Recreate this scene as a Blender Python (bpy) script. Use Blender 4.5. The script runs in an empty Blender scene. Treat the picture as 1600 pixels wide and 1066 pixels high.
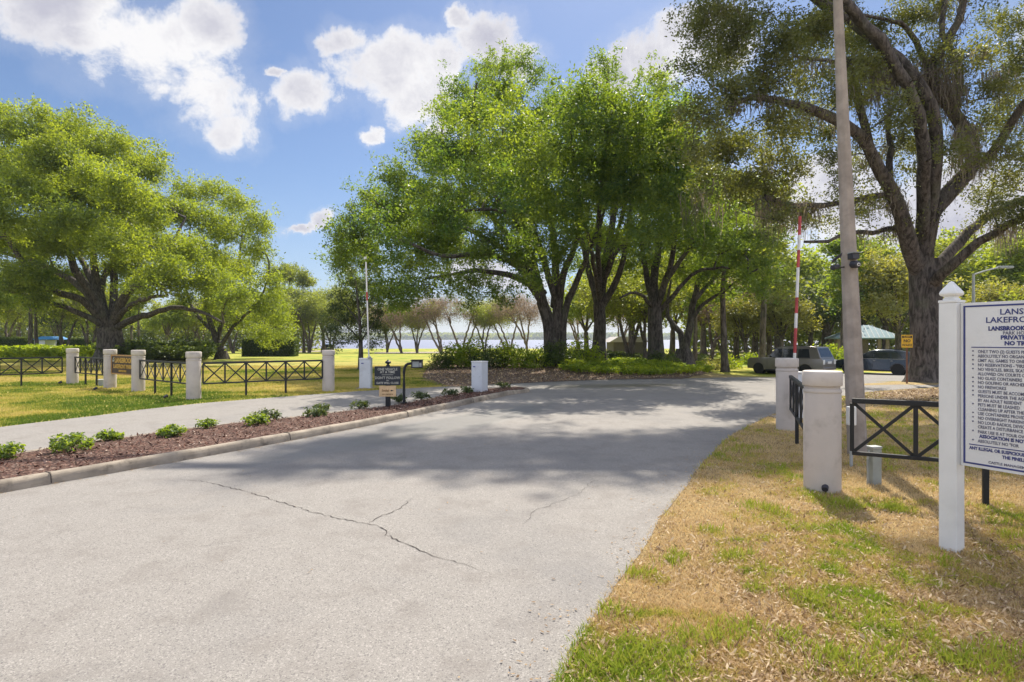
import bpy, bmesh, math, random
import numpy as np
from mathutils import Vector, Matrix
random.seed(7); RNG = np.random.default_rng(11)
R = math.radians
# ------------------------------------------------------------------ camera
SC = bpy.context.scene; COL = SC.collection
FP, CX, HY, CAMH = 889.0, 800.0, 530.0, 1.7
cam = bpy.data.cameras.new('camera'); cam.sensor_width = 36; cam.lens = 36 * FP / 1600
cam.shift_y = -(533 - HY) / 1600; cam.clip_start = .05; cam.clip_end = 9000
camo = bpy.data.objects.new('camera', cam); COL.objects.link(camo)
camo.location = (0, 0, CAMH); camo.rotation_euler = (R(90), 0, 0); SC.camera = camo
# ------------------------------------------------------------------ light
SUN_AZ, SUN_EL = R(14.6), R(52)
sl = bpy.data.lights.new('sun', 'SUN'); sl.energy = 4.6; sl.angle = R(.55); sl.color = (1, .93, .80)
so = bpy.data.objects.new('sun', sl); COL.objects.link(so); so.rotation_euler = (math.pi / 2 - SUN_EL, 0, math.pi - SUN_AZ)
SC.view_settings.view_transform = 'Standard'; SC.view_settings.look = 'None'
SC.view_settings.exposure = 0.75; SC.view_settings.gamma = 1
SC.cycles.max_bounces = 8; SC.cycles.diffuse_bounces = 4; SC.cycles.transmission_bounces = 6
SC.cycles.glossy_bounces = 3; SC.cycles.transparent_max_bounces = 8; SC.cycles.sample_clamp_indirect = 6
SC.cycles.use_denoising = True

class NT:
    """tiny node helper"""
    def __init__(s, nt): s.nt = nt; s.nt.nodes.clear()
    def n(s, t, **k):
        nd = s.nt.nodes.new(t)
        for a, v in k.items():
            if a.startswith('i_'):
                key = a[2:]; key = int(key) if key.isdigit() else key.replace('_', ' ')
                if isinstance(v, bpy.types.NodeSocket): s.nt.links.new(v, nd.inputs[key])
                else: nd.inputs[key].default_value = v
            else: setattr(nd, a, v)
        return nd
    def m(s, op, a, b=0.0, c=0.0, clamp=False):
        nd = s.nt.nodes.new('ShaderNodeMath'); nd.operation = op; nd.use_clamp = clamp
        for i, v in enumerate((a, b, c)):
            if isinstance(v, bpy.types.NodeSocket): s.nt.links.new(v, nd.inputs[i])
            else: nd.inputs[i].default_value = v
        return nd.outputs[0]
    def mix(s, f, a, b, bt='MIX'):
        nd = s.nt.nodes.new('ShaderNodeMix'); nd.data_type = 'RGBA'; nd.blend_type = bt; nd.clamp_factor = True
        for i, v in ((0, f), (6, a), (7, b)):
            if isinstance(v, bpy.types.NodeSocket): s.nt.links.new(v, nd.inputs[i])
            elif isinstance(v, (int, float)): nd.inputs[i].default_value = v
            else: nd.inputs[i].default_value = (*v, 1) if len(v) == 3 else v
        return nd.outputs[2]
    def ss(s, x, lo, hi):
        nd = s.nt.nodes.new('ShaderNodeMapRange'); nd.interpolation_type = 'SMOOTHSTEP'
        s.nt.links.new(x, nd.inputs[0]); nd.inputs[1].default_value = lo; nd.inputs[2].default_value = hi
        return nd.outputs[0]
    def noise(s, vec, scale, detail=4, rough=.55, dist=0):
        nd = s.n('ShaderNodeTexNoise'); nd.inputs['Scale'].default_value = scale; nd.inputs['Detail'].default_value = detail
        nd.inputs['Roughness'].default_value = rough; nd.inputs['Distortion'].default_value = dist
        if vec is not None: s.nt.links.new(vec, nd.inputs['Vector'])
        return nd.outputs[0]

# ------------------------------------------------------------------ sky with cumulus clouds
def build_world():
    w = bpy.data.worlds.new('World'); SC.world = w; w.use_nodes = True
    t = NT(w.node_tree)
    sky = t.n('ShaderNodeTexSky', sky_type='NISHITA', sun_disc=False, sun_elevation=SUN_EL, sun_rotation=SUN_AZ,
              air_density=1.0, dust_density=.6, ozone_density=2.2, altitude=0)
    tc = t.n('ShaderNodeTexCoord'); d = tc.outputs['Generated']
    sp = t.n('ShaderNodeSeparateXYZ', i_0=d)
    yy = t.m('MAXIMUM', sp.outputs[1], .05)
    u = t.m('DIVIDE', sp.outputs[0], yy); v = t.m('DIVIDE', sp.outputs[2], yy)
    wob = t.n('ShaderNodeTexNoise', i_Scale=5.0, i_Detail=8, i_Roughness=.62, i_Vector=d)
    wc = t.n('ShaderNodeSeparateColor', i_0=wob.outputs[1])
    u = t.m('ADD', u, t.m('MULTIPLY', t.m('SUBTRACT', wc.outputs[0], .5), .20))
    v = t.m('ADD', v, t.m('MULTIPLY', t.m('SUBTRACT', wc.outputs[1], .5), .16))
    blobs = [(80, 10, 170, 75), (240, 70, 150, 85), (320, 140, 85, 85), (340, 205, 55, 40), (150, 70, 90, 35), (330, 30, 70, 60),
             (480, 150, 70, 48), (430, 112, 24, 12), (600, 110, 100, 72), (640, 165, 75, 55), (530, 62, 40, 36), (680, 115, 55, 60),
             (770, 75, 80, 52), (835, 105, 55, 48), (720, 32, 26, 26), (568, 216, 26, 17), (474, 350, 38, 10), (512, 335, 26, 17),
             (1030, 85, 70, 62), (985, 120, 48, 42), (1110, 60, 80, 60), (1260, 330, 260, 90), (1520, 330, 200, 130), (690, 215, 50, 30),
             (-200, 100, 160, 80), (1250, 440, 300, 50), (770, 430, 120, 30), (600, -150, 160, 60), (1150, -200, 190, 90), (1700, 60, 130, 80), (120, -230, 240, 90)]
    f = None
    for (px, py, a, b) in blobs:
        e1 = t.m('MULTIPLY', t.m('SUBTRACT', u, (px - CX) / FP), FP / a); e2 = t.m('MULTIPLY', t.m('SUBTRACT', v, (HY - py) / FP), FP / b)
        q = t.m('SUBTRACT', 1.0, t.m('MULTIPLY_ADD', e1, e1, t.m('MULTIPLY', e2, e2)))
        f = q if f is None else t.m('MAXIMUM', f, q)
    f = t.m('MAXIMUM', f, -1.2)
    # behind the camera and overhead: unseen noise clouds, added as fill light
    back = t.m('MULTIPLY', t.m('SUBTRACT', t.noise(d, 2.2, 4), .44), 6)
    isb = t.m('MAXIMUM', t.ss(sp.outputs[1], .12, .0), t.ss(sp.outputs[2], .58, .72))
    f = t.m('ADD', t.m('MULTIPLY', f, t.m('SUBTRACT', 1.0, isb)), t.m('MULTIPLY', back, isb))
    nz = t.noise(d, 9, 10, .70, .2)
    fld = t.m('ADD', f, t.m('MULTIPLY', t.m('SUBTRACT', nz, .5), 3.0))
    mask = t.ss(fld, .0, .75)
    thin = t.m('MULTIPLY', t.ss(fld, -.9, .3), .13)
    mask = t.m('MAXIMUM', mask, thin)
    n2 = t.noise(d, 4.5, 8, .58, .4)
    dep = t.m('ADD', t.m('MULTIPLY_ADD', t.ss(fld, .2, 1.5), .85, .05), t.m('MULTIPLY', t.m('SUBTRACT', n2, .5), 2.4), clamp=True)
    cloud = t.mix(dep, (4.6, 4.55, 4.6), (2.7, 2.7, 3.15))
    cloud = t.mix(isb, cloud, (6.6, 6.9, 7.9))      # unseen clouds made brighter to lift the ambient light in the shade
    skyc = t.mix(1.0, sky.outputs[0], (.45, .49, .555), 'MULTIPLY')
    hz = t.ss(sp.outputs[2], .30, -.02)
    skyc = t.mix(t.m('MULTIPLY', hz, .30), skyc, (2.6, 2.9, 3.7))
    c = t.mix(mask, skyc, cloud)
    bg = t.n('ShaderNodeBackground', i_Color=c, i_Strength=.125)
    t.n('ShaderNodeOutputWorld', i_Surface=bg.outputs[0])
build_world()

# ------------------------------------------------------------------ terrain maths
def sst(x): x = np.clip(x, 0, 1); return x * x * (3 - 2 * x)
def gz(x, y):
    x = np.asarray(x, float); y = np.asarray(y, float)
    A = sst((y - 20) / 18) * sst((x - 7) / 7); B = sst((y - 38) / 75)
    z = -.6 * A * (1 - B) - .8 * B
    z = z + .22 * np.exp(-((x - 3) / 8) ** 2 - ((y - 31) / 4) ** 2) + .16 * np.exp(-((x - 15) / 3.0) ** 2 - ((y - 20.2) / 2.6) ** 2) * sst((y - 15) / 4)
    z = z - 3.5 * sst((y - 149) / 14) + 3.6 * sst((y - 1950) / 60)
    return z
def gzf(x, y): return float(gz(x, y))
def G(px, py):
    """the ground point seen at a pixel of the 1600 px photograph"""
    D = FP * CAMH / max(py - HY, 1)
    for _ in range(60):
        X = (px - CX) / FP * D; D2 = FP * (CAMH - gzf(X, D)) / max(py - HY, 1); D = D * .5 + D2 * .5
    return (px - CX) / FP * D, D
def P(px, py, D): return np.array(((px - CX) / FP * D, D, CAMH + (HY - py) / FP * D))

# ------------------------------------------------------------------ mesh helpers
def mesh_np(name, V, F, mat, tint=None, smooth=False, mats=None, fmat=None):
    me = bpy.data.meshes.new(name); V = np.asarray(V, np.float32); F = np.asarray(F, np.int32)
    k = F.shape[1]; me.vertices.add(len(V)); me.vertices.foreach_set('co', V.ravel())
    me.loops.add(F.size); me.loops.foreach_set('vertex_index', F.ravel())
    me.polygons.add(len(F)); me.polygons.foreach_set('loop_start', np.arange(0, F.size, k, dtype=np.int32))
    if smooth: me.polygons.foreach_set('use_smooth', np.ones(len(F), bool))
    if tint is not None:
        a = me.attributes.new('tint', 'FLOAT', 'POINT'); a.data.foreach_set('value', np.asarray(tint, np.float32))
    me.update(calc_edges=True)
    if mat: me.materials.append(mat)
    return me
def link(name, me, parent=None):
    o = bpy.data.objects.new(name, me); COL.objects.link(o)
    if parent: o.parent = parent
    return o
def tag(o, label=None, cat=None, group=None, kind=None):
    if label: o['label'] = label
    if cat: o['category'] = cat
    if group: o['group'] = group
    if kind: o['kind'] = kind
    return o
def empty(name, loc, rz=0, label=None, cat=None, group=None):
    o = bpy.data.objects.new(name, None); COL.objects.link(o); o.location = loc; o.rotation_euler = (0, 0, rz); o.empty_display_size = .2
    return tag(o, label, cat, group)
def kids(o): return [c for c in list(COL.objects) if c.parent == o]
def copy_tree(o, loc=None, rz=None, sc=None, label=None, tree=None):
    chs = tree if tree is not None else {}
    def rec(src, par):
        c = src.copy(); COL.objects.link(c); c.parent = par
        for ch in KIDS.get(src.name, []): rec(ch, c)
        return c
    c = rec(o, None)
    if loc is not None: c.location = loc
    if rz is not None: c.rotation_euler = (0, 0, rz)
    if sc is not None: c.scale = sc if hasattr(sc, '__len__') else (sc, sc, sc)
    if label: c['label'] = label
    return c
KIDS = {}
def index_kids():
    KIDS.clear()
    for o in COL.objects:
        if o.parent: KIDS.setdefault(o.parent.name, []).append(o)
class MB:
    """collects simple solids into one mesh"""
    def __init__(s): s.bm = bmesh.new()
    def box(s, x0, x1, y0, y1, z0, z1, M=None):
        vs = [s.bm.verts.new(v) for v in ((x0, y0, z0), (x1, y0, z0), (x1, y1, z0), (x0, y1, z0), (x0, y0, z1), (x1, y0, z1), (x1, y1, z1), (x0, y1, z1))]
        for f in ((0, 3, 2, 1), (4, 5, 6, 7), (0, 1, 5, 4), (1, 2, 6, 5), (2, 3, 7, 6), (3, 0, 4, 7)): s.bm.faces.new([vs[i] for i in f])
        if M is not None: bmesh.ops.transform(s.bm, matrix=M, verts=vs)
        return s
    def bar(s, a, b, w, h=None):
        """square bar between two points"""
        h = h or w; a = Vector(a); b = Vector(b); d = b - a; L = d.length
        M = Matrix.Translation(a) @ d.to_track_quat('Z', 'Y').to_matrix().to_4x4()
        return s.box(-w / 2, w / 2, -h / 2, h / 2, 0, L, M)
    def cyl(s, a, b, r0, r1=None, n=16):
        r1 = r0 if r1 is None else r1; a = Vector(a); b = Vector(b); d = b - a
        M = Matrix.Translation((a + b) / 2) @ d.to_track_quat('Z', 'Y').to_matrix().to_4x4()
        bmesh.ops.create_cone(s.bm, cap_ends=True, segments=n, radius1=r0, radius2=r1, depth=d.length, matrix=M); return s
    def lathe(s, prof, n=32, c=(0, 0, 0)):
        rings = []
        for r, z in prof:
            rings.append([s.bm.verts.new((c[0] + r * math.cos(2 * math.pi * i / n), c[1] + r * math.sin(2 * math.pi * i / n), c[2] + z)) for i in range(n)] if r > 1e-5 else [s.bm.verts.new((c[0], c[1], c[2] + z))])
        for A, B in zip(rings, rings[1:]):
            for i in range(n):
                j = (i + 1) % n
                if len(A) == 1 and len(B) == 1: continue
                if len(A) == 1: s.bm.faces.new((A[0], B[j], B[i])) if False else s.bm.faces.new((A[0], B[i], B[j]))
                elif len(B) == 1: s.bm.faces.new((A[i], A[j], B[0]))
                else: s.bm.faces.new((A[i], A[j], B[j], B[i]))
        for Rg, fl in ((rings[0], True), (rings[-1], False)):
            if len(Rg) > 1: s.bm.faces.new(Rg[::-1] if fl else Rg)
        return s
    def prism(s, pts, y0, y1):
        """outline in xz extruded along y"""
        a = [s.bm.verts.new((x, y0, z)) for x, z in pts]; b = [s.bm.verts.new((x, y1, z)) for x, z in pts]
        n = len(pts); s.bm.faces.new(a); s.bm.faces.new(b[::-1])
        for i in range(n): j = (i + 1) % n; s.bm.faces.new((a[j], a[i], b[i], b[j]))
        return s
    def tube(s, pts, r, n=10):
        pts = [Vector(p) for p in pts]; rings = []
        for i, p in enumerate(pts):
            d = (pts[min(i + 1, len(pts) - 1)] - pts[max(i - 1, 0)]).normalized(); q = d.to_track_quat('Z', 'Y')
            rr = r[i] if hasattr(r, '__len__') else r
            rings.append([s.bm.verts.new(p + q @ Vector((rr * math.cos(2 * math.pi * k / n), rr * math.sin(2 * math.pi * k / n), 0))) for k in range(n)])
        for A, B in zip(rings, rings[1:]):
            for i in range(n): j = (i + 1) % n; s.bm.faces.new((A[i], A[j], B[j], B[i]))
        s.bm.faces.new(rings[0][::-1]); s.bm.faces.new(rings[-1]); return s
    def build(s, name, mat, parent=None, bevel=0, smooth=False, M=None, seg=2):
        bmesh.ops.recalc_face_normals(s.bm, faces=s.bm.faces)
        me = bpy.data.meshes.new(name); s.bm.to_mesh(me); s.bm.free()
        if M is not None: me.transform(M)
        if smooth:
            me.polygons.foreach_set('use_smooth', [True] * len(me.polygons))
            me.set_sharp_from_angle(angle=R(35))
        me.materials.append(mat); o = link(name, me, parent)
        if bevel:
            m = o.modifiers.new('bevel', 'BEVEL'); m.width = bevel; m.segments = seg; m.limit_method = 'ANGLE'; m.angle_limit = R(40)
        return o

# ------------------------------------------------------------------ materials
def mat(name):
    m = bpy.data.materials.new(name); m.use_nodes = True; return m, NT(m.node_tree)
def out(t, sh, disp=None):
    o = t.n('ShaderNodeOutputMaterial', i_Surface=sh)
def pbr(name, col, rough=.6, var=.12, nscale=6, bump=.0, bscale=60, metal=0, spec=.5, dirt=None, coat=0):
    m, t = mat(name); g = t.n('ShaderNodeNewGeometry').outputs['Position']
    n = t.noise(g, nscale, 5); c = t.mix(t.ss(n, .3, .7), tuple(x * (1 - var) for x in col), tuple(min(1, x * (1 + var)) for x in col))
    if dirt: c = t.mix(t.m('MULTIPLY', t.ss(t.noise(g, dirt[1], 6, .65), .5, .72), dirt[2]), c, dirt[0])
    b = t.n('ShaderNodeBsdfPrincipled', i_Base_Color=c, i_Roughness=rough, i_Metallic=metal); b.inputs['Specular IOR Level'].default_value = spec
    if coat: b.inputs['Coat Weight'].default_value = coat; b.inputs['Coat Roughness'].default_value = .05
    if bump:
        bn = t.n('ShaderNodeBump', i_Strength=bump, i_Distance=.01, i_Height=t.noise(g, bscale, 4)); t.nt.links.new(bn.outputs[0], b.inputs['Normal'])
    out(t, b.outputs[0]); return m
def leafmat(name, c0, c1, trans=.45, rough=.5, tr_tint=(2.3, 2.0, .38)):
    m, t = mat(name); a = t.n('ShaderNodeAttribute', attribute_name='tint').outputs['Fac']
    c = t.mix(a, c0, c1)
    ct = t.mix(1.0, c, tr_tint, 'MULTIPLY')
    b = t.n('ShaderNodeBsdfPrincipled', i_Base_Color=c, i_Roughness=rough); b.inputs['Specular IOR Level'].default_value = .35
    tr = t.n('ShaderNodeBsdfTranslucent', i_Color=ct)
    mx = t.n('ShaderNodeMixShader', i_0=trans); t.nt.links.new(b.outputs[0], mx.inputs[1]); t.nt.links.new(tr.outputs[0], mx.inputs[2])
    out(t, mx.outputs[0]); return m
def barkmat(name, c0, c1, sc=9):
    m, t = mat(name); g = t.n('ShaderNodeNewGeometry').outputs['Position']
    mp = t.n('ShaderNodeMapping', i_Vector=g, i_Scale=(1, 1, .28)).outputs[0]
    n = t.noise(mp, sc, 7, .68, .6); n2 = t.noise(g, 1.3, 3)
    c = t.mix(t.ss(n, .36, .64), c0, c1); c = t.mix(t.m('MULTIPLY', t.ss(n2, .5, .75), .45), c, (.13, .14, .09))
    b = t.n('ShaderNodeBsdfPrincipled', i_Base_Color=c, i_Roughness=.92); b.inputs['Specular IOR Level'].default_value = .2
    bn = t.n('ShaderNodeBump', i_Strength=.9, i_Distance=.05, i_Height=n); t.nt.links.new(bn.outputs[0], b.inputs['Normal'])
    out(t, b.outputs[0]); return m
def asphaltmat():
    m, t = mat('asphalt'); g = t.n('ShaderNodeNewGeometry').outputs['Position']
    fine = t.noise(g, 150, 3, .75); vor = t.n('ShaderNodeTexVoronoi', i_Scale=120.0, i_Vector=g)
    big = t.noise(g, .35, 4, .6); mid = t.noise(g, 2.3, 5, .65)
    c = t.mix(t.ss(fine, .35, .65), (.195, .180, .166), (.30, .278, .255))
    sep = t.n('ShaderNodeSeparateColor', i_0=vor.outputs['Color'])
    c = t.mix(t.m('MULTIPLY', t.ss(sep.outputs[0], .82, .92), .5), c, (.42, .39, .36))
    c = t.mix(t.m('MULTIPLY', t.ss(sep.outputs[1], .85, .93), .55), c, (.09, .085, .085))
    c = t.mix(t.m('MULTIPLY', t.ss(mid, .46, .70), .42), c, (.17, .15, .135))
    c = t.mix(t.m('MULTIPLY', t.ss(big, .48, .64), .36), c, (.155, .15, .15))
    # old stains: damp strip beside the island and where the lanes join
    sp = t.n('ShaderNodeSeparateXYZ', i_0=g); wn = t.m('MULTIPLY', t.m('SUBTRACT', t.noise(g, .6, 4), .5), 5.0)
    def spot(x, y, a, b, ang=0):
        dx = t.m('SUBTRACT', sp.outputs[0], x); dy = t.m('SUBTRACT', sp.outputs[1], y); ca, sa = math.cos(ang), math.sin(ang)
        u = t.m('ADD', t.m('MULTIPLY', dx, ca / a), t.m('MULTIPLY', dy, sa / a)); v = t.m('ADD', t.m('MULTIPLY', dx, -sa / b), t.m('MULTIPLY', dy, ca / b))
        q = t.m('SUBTRACT', 1.0, t.m('MULTIPLY_ADD', u, u, t.m('MULTIPLY', v, v))); return t.ss(t.m('ADD', q, t.m('MULTIPLY', wn, .35)), -.1, .7)
    wet = t.m('MAXIMUM', spot(-1.2, 11.5, 5.2, .9, R(58)), spot(-5.6, 7.2, 1.6, .6, R(58)))
    puddle = spot(3.4, 20.6, 3.2, .9, R(8)); wl = t.m('MULTIPLY', wet, .45)
    c = t.mix(wl, c, (.12, .118, .118)); c = t.mix(t.m('MULTIPLY', puddle, .6), c, (.11, .09, .06))
    rg = t.m('SUBTRACT', .88, t.m('MULTIPLY', t.m('MAXIMUM', wet, puddle), .42))
    b = t.n('ShaderNodeBsdfPrincipled', i_Base_Color=c, i_Roughness=rg); b.inputs['Specular IOR Level'].default_value = .3
    bn = t.n('ShaderNodeBump', i_Strength=.55, i_Distance=.006, i_Height=t.noise(g, 120, 3, .7)); t.nt.links.new(bn.outputs[0], b.inputs['Normal'])
    out(t, b.outputs[0]); return m
def groundmat():
    m, t = mat('turf'); g = t.n('ShaderNodeNewGeometry').outputs['Position']; sp = t.n('ShaderNodeSeparateXYZ', i_0=g)
    n1 = t.noise(g, .45, 5, .62, .4); n2 = t.noise(g, 3.5, 6, .7); n3 = t.noise(g, 38, 4, .75)
    dry = t.mix(t.ss(n3, .32, .68), (.17, .12, .055), (.56, .43, .21)); dry = t.mix(t.m('MULTIPLY', t.ss(n2, .45, .65), .6), dry, (.30, .20, .11))
    green = t.mix(t.ss(n3, .3, .7), (.075, .105, .018), (.22, .26, .05))
    left = t.ss(sp.outputs[0], 2.0, -3.0)          # the lawn side is greener-golden, the verge side drier
    thr = t.m('ADD', .61, t.m('MULTIPLY', left, -.06))
    gw = t.ss(t.m('ADD', t.m('SUBTRACT', t.m('ADD', t.m('MULTIPLY', n1, .6), t.m('MULTIPLY', n2, .4)), thr), .5), .44, .56)
    gold = t.mix(t.ss(n3, .3, .7), (.25, .22, .05), (.48, .41, .12))
    base = t.mix(left, dry, gold); c = t.mix(gw, base, green)
    far = t.ss(t.m('ADD', sp.outputs[1], t.m('MULTIPLY', t.ss(sp.outputs[0], 6, 10), 14)), 38, 52); fg = t.mix(t.ss(n1, .42, .60), (.40, .36, .07), (.18, .25, .035)); c = t.mix(far, c, fg)
    b = t.n('ShaderNodeBsdfPrincipled', i_Base_Color=c, i_Roughness=.95); b.inputs['Specular IOR Level'].default_value = .15
    bn = t.n('ShaderNodeBump', i_Strength=.8, i_Distance=.03, i_Height=n3); t.nt.links.new(bn.outputs[0], b.inputs['Normal'])
    out(t, b.outputs[0]); return m
def mulchmat(name, cols, sc=30):
    m, t = mat(name); g = t.n('ShaderNodeNewGeometry').outputs['Position']
    v = t.n('ShaderNodeTexVoronoi', i_Scale=float(sc), i_Vector=g); s = t.n('ShaderNodeSeparateColor', i_0=v.outputs['Color'])
    c = t.mix(s.outputs[0], cols[0], cols[1]); c = t.mix(t.ss(s.outputs[1], .8, .95), c, cols[2])
    c = t.mix(t.m('MULTIPLY', t.ss(t.noise(g, 1.2, 4), .45, .7), .4), c, cols[1])
    b = t.n('ShaderNodeBsdfPrincipled', i_Base_Color=c, i_Roughness=.95)
    bn = t.n('ShaderNodeBump', i_Strength=1.0, i_Distance=.03, i_Height=v.outputs['Distance']); t.nt.links.new(bn.outputs[0], b.inputs['Normal'])
    out(t, b.outputs[0]); return m
def watermat():
    m, t = mat('lake_water'); g = t.n('ShaderNodeNewGeometry').outputs['Position']
    b = t.n('ShaderNodeBsdfPrincipled', i_Base_Color=(.20, .20, .27, 1), i_Roughness=.32)
    mp = t.n('ShaderNodeMapping', i_Vector=g, i_Scale=(.25, 1, 1)).outputs[0]
    bn = t.n('ShaderNodeBump', i_Strength=.5, i_Distance=.15, i_Height=t.noise(mp, 1.4, 4)); t.nt.links.new(bn.outputs[0], b.inputs['Normal'])
    out(t, b.outputs[0]); return m
def tintmat(name, c0, c1, rough=.9):
    m, t = mat(name); a = t.n('ShaderNodeAttribute', attribute_name='tint').outputs['Fac']
    b = t.n('ShaderNodeBsdfPrincipled', i_Base_Color=t.mix(a, c0, c1), i_Roughness=rough); b.inputs['Specular IOR Level'].default_value = .2
    out(t, b.outputs[0]); return m
def rampmat(name, stops, trans=.3):
    m, t = mat(name); a = t.n('ShaderNodeAttribute', attribute_name='tint').outputs['Fac']
    r = t.n('ShaderNodeValToRGB', i_0=a); e = r.color_ramp.elements
    while len(e) < len(stops): e.new(.5)
    for i, (p, c) in enumerate(stops): e[i].position = p; e[i].color = (*c, 1)
    b = t.n('ShaderNodeBsdfPrincipled', i_Base_Color=r.outputs[0], i_Roughness=.75); b.inputs['Specular IOR Level'].default_value = .2
    tr = t.n('ShaderNodeBsdfTranslucent', i_Color=r.outputs[0])
    mx = t.n('ShaderNodeMixShader', i_0=trans); t.nt.links.new(b.outputs[0], mx.inputs[1]); t.nt.links.new(tr.outputs[0], mx.inputs[2])
    out(t, mx.outputs[0]); return m
M = dict(
    asphalt=asphaltmat(), turf=groundmat(), water=watermat(),
    mulch=mulchmat('island_mulch', ((.05, .022, .016), (.13, .06, .04), (.30, .20, .15)), 34),
    litter=mulchmat('leaf_litter', ((.06, .038, .026), (.17, .105, .07), (.36, .26, .19)), 22),
    kerb=pbr('kerb_concrete', (.30, .25, .195), .9, .28, 3, .6, 90, dirt=((.10, .08, .06), 5, .8)),
    stucco=pbr('stucco', (.50, .445, .40), .85, .05, 3, .35, 120, dirt=((.30, .26, .215), 3.2, .55)),
    stucco_pale=pbr('stucco_pale', (.56, .50, .45), .85, .05, 3, .35, 120, dirt=((.34, .30, .255), 3.5, .5)),
    black=pbr('black_paint', (.010, .011, .014), .5, .2, 8, .1, 60), dark=pbr('dark_housing', (.03, .03, .04), .5),
    white=pbr('white_vinyl', (.74, .73, .71), .4, .04, 4, dirt=((.5, .48, .44), 3, .2)), cabinet=pbr('cabinet_paint', (.60, .62, .66), .45, .04, 3, dirt=((.42, .42, .42), 4, .35)),
    board=pbr('sign_board', (.70, .69, .68), .35, .03, 3, dirt=((.52, .48, .42), 4, .22)), navy=pbr('navy_vinyl', (.03, .04, .17), .5), grey_text=pbr('grey_vinyl', (.10, .10, .16), .5),
    concrete=pbr('pole_concrete', (.33, .28, .24), .9, .16, 5, .5, 120, dirt=((.20, .17, .15), 3, .6)),
    red=pbr('red_band', (.42, .055, .06), .55, .2, 5), armw=pbr('arm_white', (.72, .70, .68), .4), grey=pbr('grey_metal', (.30, .33, .32), .55, .1),
    galv=pbr('galvanised', (.38, .40, .40), .5, .1), brown=pbr('sign_brown', (.045, .022, .014), .5), gold=pbr('sign_gold', (.55, .33, .06), .45), goldrim=pbr('sign_rim', (.40, .22, .07), .5),
    slate=pbr('slate_board', (.014, .020, .030), .45), textw=pbr('pale_letters', (.42, .42, .36), .5), beige=pbr('beige_board', (.66, .46, .25), .6), brownt=pbr('brown_letters', (.20, .10, .03), .6),
    yellow=pbr('yellow_board', (.75, .42, .02), .45), bluebadge=pbr('badge_blue', (.02, .03, .25), .4), rust=pbr('rusty_post', (.16, .07, .04), .8),
    teal=pbr('teal_metal_roof', (.16, .25, .27), .35, .08, 2), tan=pbr('tan_wall', (.33, .27, .21), .8), roofpale=pbr('pale_roof', (.40, .37, .36), .8), darkwall=pbr('dark_wall', (.13, .115, .10), .8), blue=pbr('blue_canopy', (.05, .25, .55), .6),  # the dark wall tone is the distant building's own colour
    crack=pbr('crack_dark', (.05, .04, .034), .95), glass=pbr('car_glass', (.02, .025, .03), .06, .1, 3, spec=.8), tyre=pbr('tyre', (.016, .016, .017), .8), rim=pbr('alloy', (.42, .42, .43), .4, .1, 3, metal=.2),
    carg=pbr('bronze_grey_paint', (.22, .20, .18), .3, .05, 2, metal=.5, coat=.8), carb=pbr('blue_black_paint', (.022, .034, .058), .25, .05, 2, metal=.4, coat=.9),
    chrome=pbr('chrome', (.6, .6, .6), .15, .05, 2, metal=1), tail=pbr('tail_lamp', (.35, .01, .015), .25), plate=pbr('plate', (.62, .62, .60), .5), lens=pbr('lens', (.5, .5, .5), .1),
    bark=barkmat('oak_bark', (.040, .035, .032), (.145, .125, .112)), bark_far=barkmat('grey_bark', (.06, .05, .042), (.20, .165, .14), 5), bark_dead=barkmat('pale_bark', (.10, .075, .06), (.27, .21, .18), 6),
    lf_c=leafmat('leaf_mid_green', (.070, .135, .060), (.185, .255, .070), .55), lf_l=leafmat('leaf_yellow_green', (.095, .150, .060), (.22, .285, .070), .54),
    lf_o=leafmat('leaf_olive', (.080, .105, .055), (.18, .20, .095), .42), lf_d=leafmat('leaf_dark', (.045, .075, .045), (.11, .15, .07), .35),
    lf_far=leafmat('leaf_far', (.11, .15, .075), (.24, .29, .10), .52), lf_pale=leafmat('leaf_pale', (.17, .19, .10), (.30, .31, .15), .45),
    lf_brown=leafmat('leaf_brown', (.17, .12, .09), (.38, .29, .21), .45, tr_tint=(1.1, 1.0, .85)), moss=leafmat('moss', (.10, .085, .065), (.27, .235, .18), .45, tr_tint=(1.1, 1.05, .9)),
    fern=leafmat('fern', (.11, .19, .035), (.34, .42, .055), .5), hedge=leafmat('hedge_leaf', (.035, .065, .025), (.12, .17, .045), .35),
    chip=rampmat('bark_chip', ((0, (.035, .016, .012)), (.5, (.14, .06, .04)), (.85, (.22, .12, .09)), (1, (.48, .38, .31))), .05),
    grass=rampmat('grass_blade', ((0, (.66, .50, .27)), (.3, (.54, .38, .16)), (.5, (.56, .46, .13)), (.72, (.42, .42, .06)), (1, (.26, .35, .03))), .35),
    lawn=rampmat('lawn_blade', ((0, (.60, .48, .16)), (.4, (.50, .43, .10)), (.7, (.28, .31, .045)), (1, (.12, .19, .025))), .4),
    deadleaf=rampmat('dead_leaf', ((0, (.18, .11, .06)), (.5, (.42, .29, .16)), (1, (.66, .53, .36))), .25),
)
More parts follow.
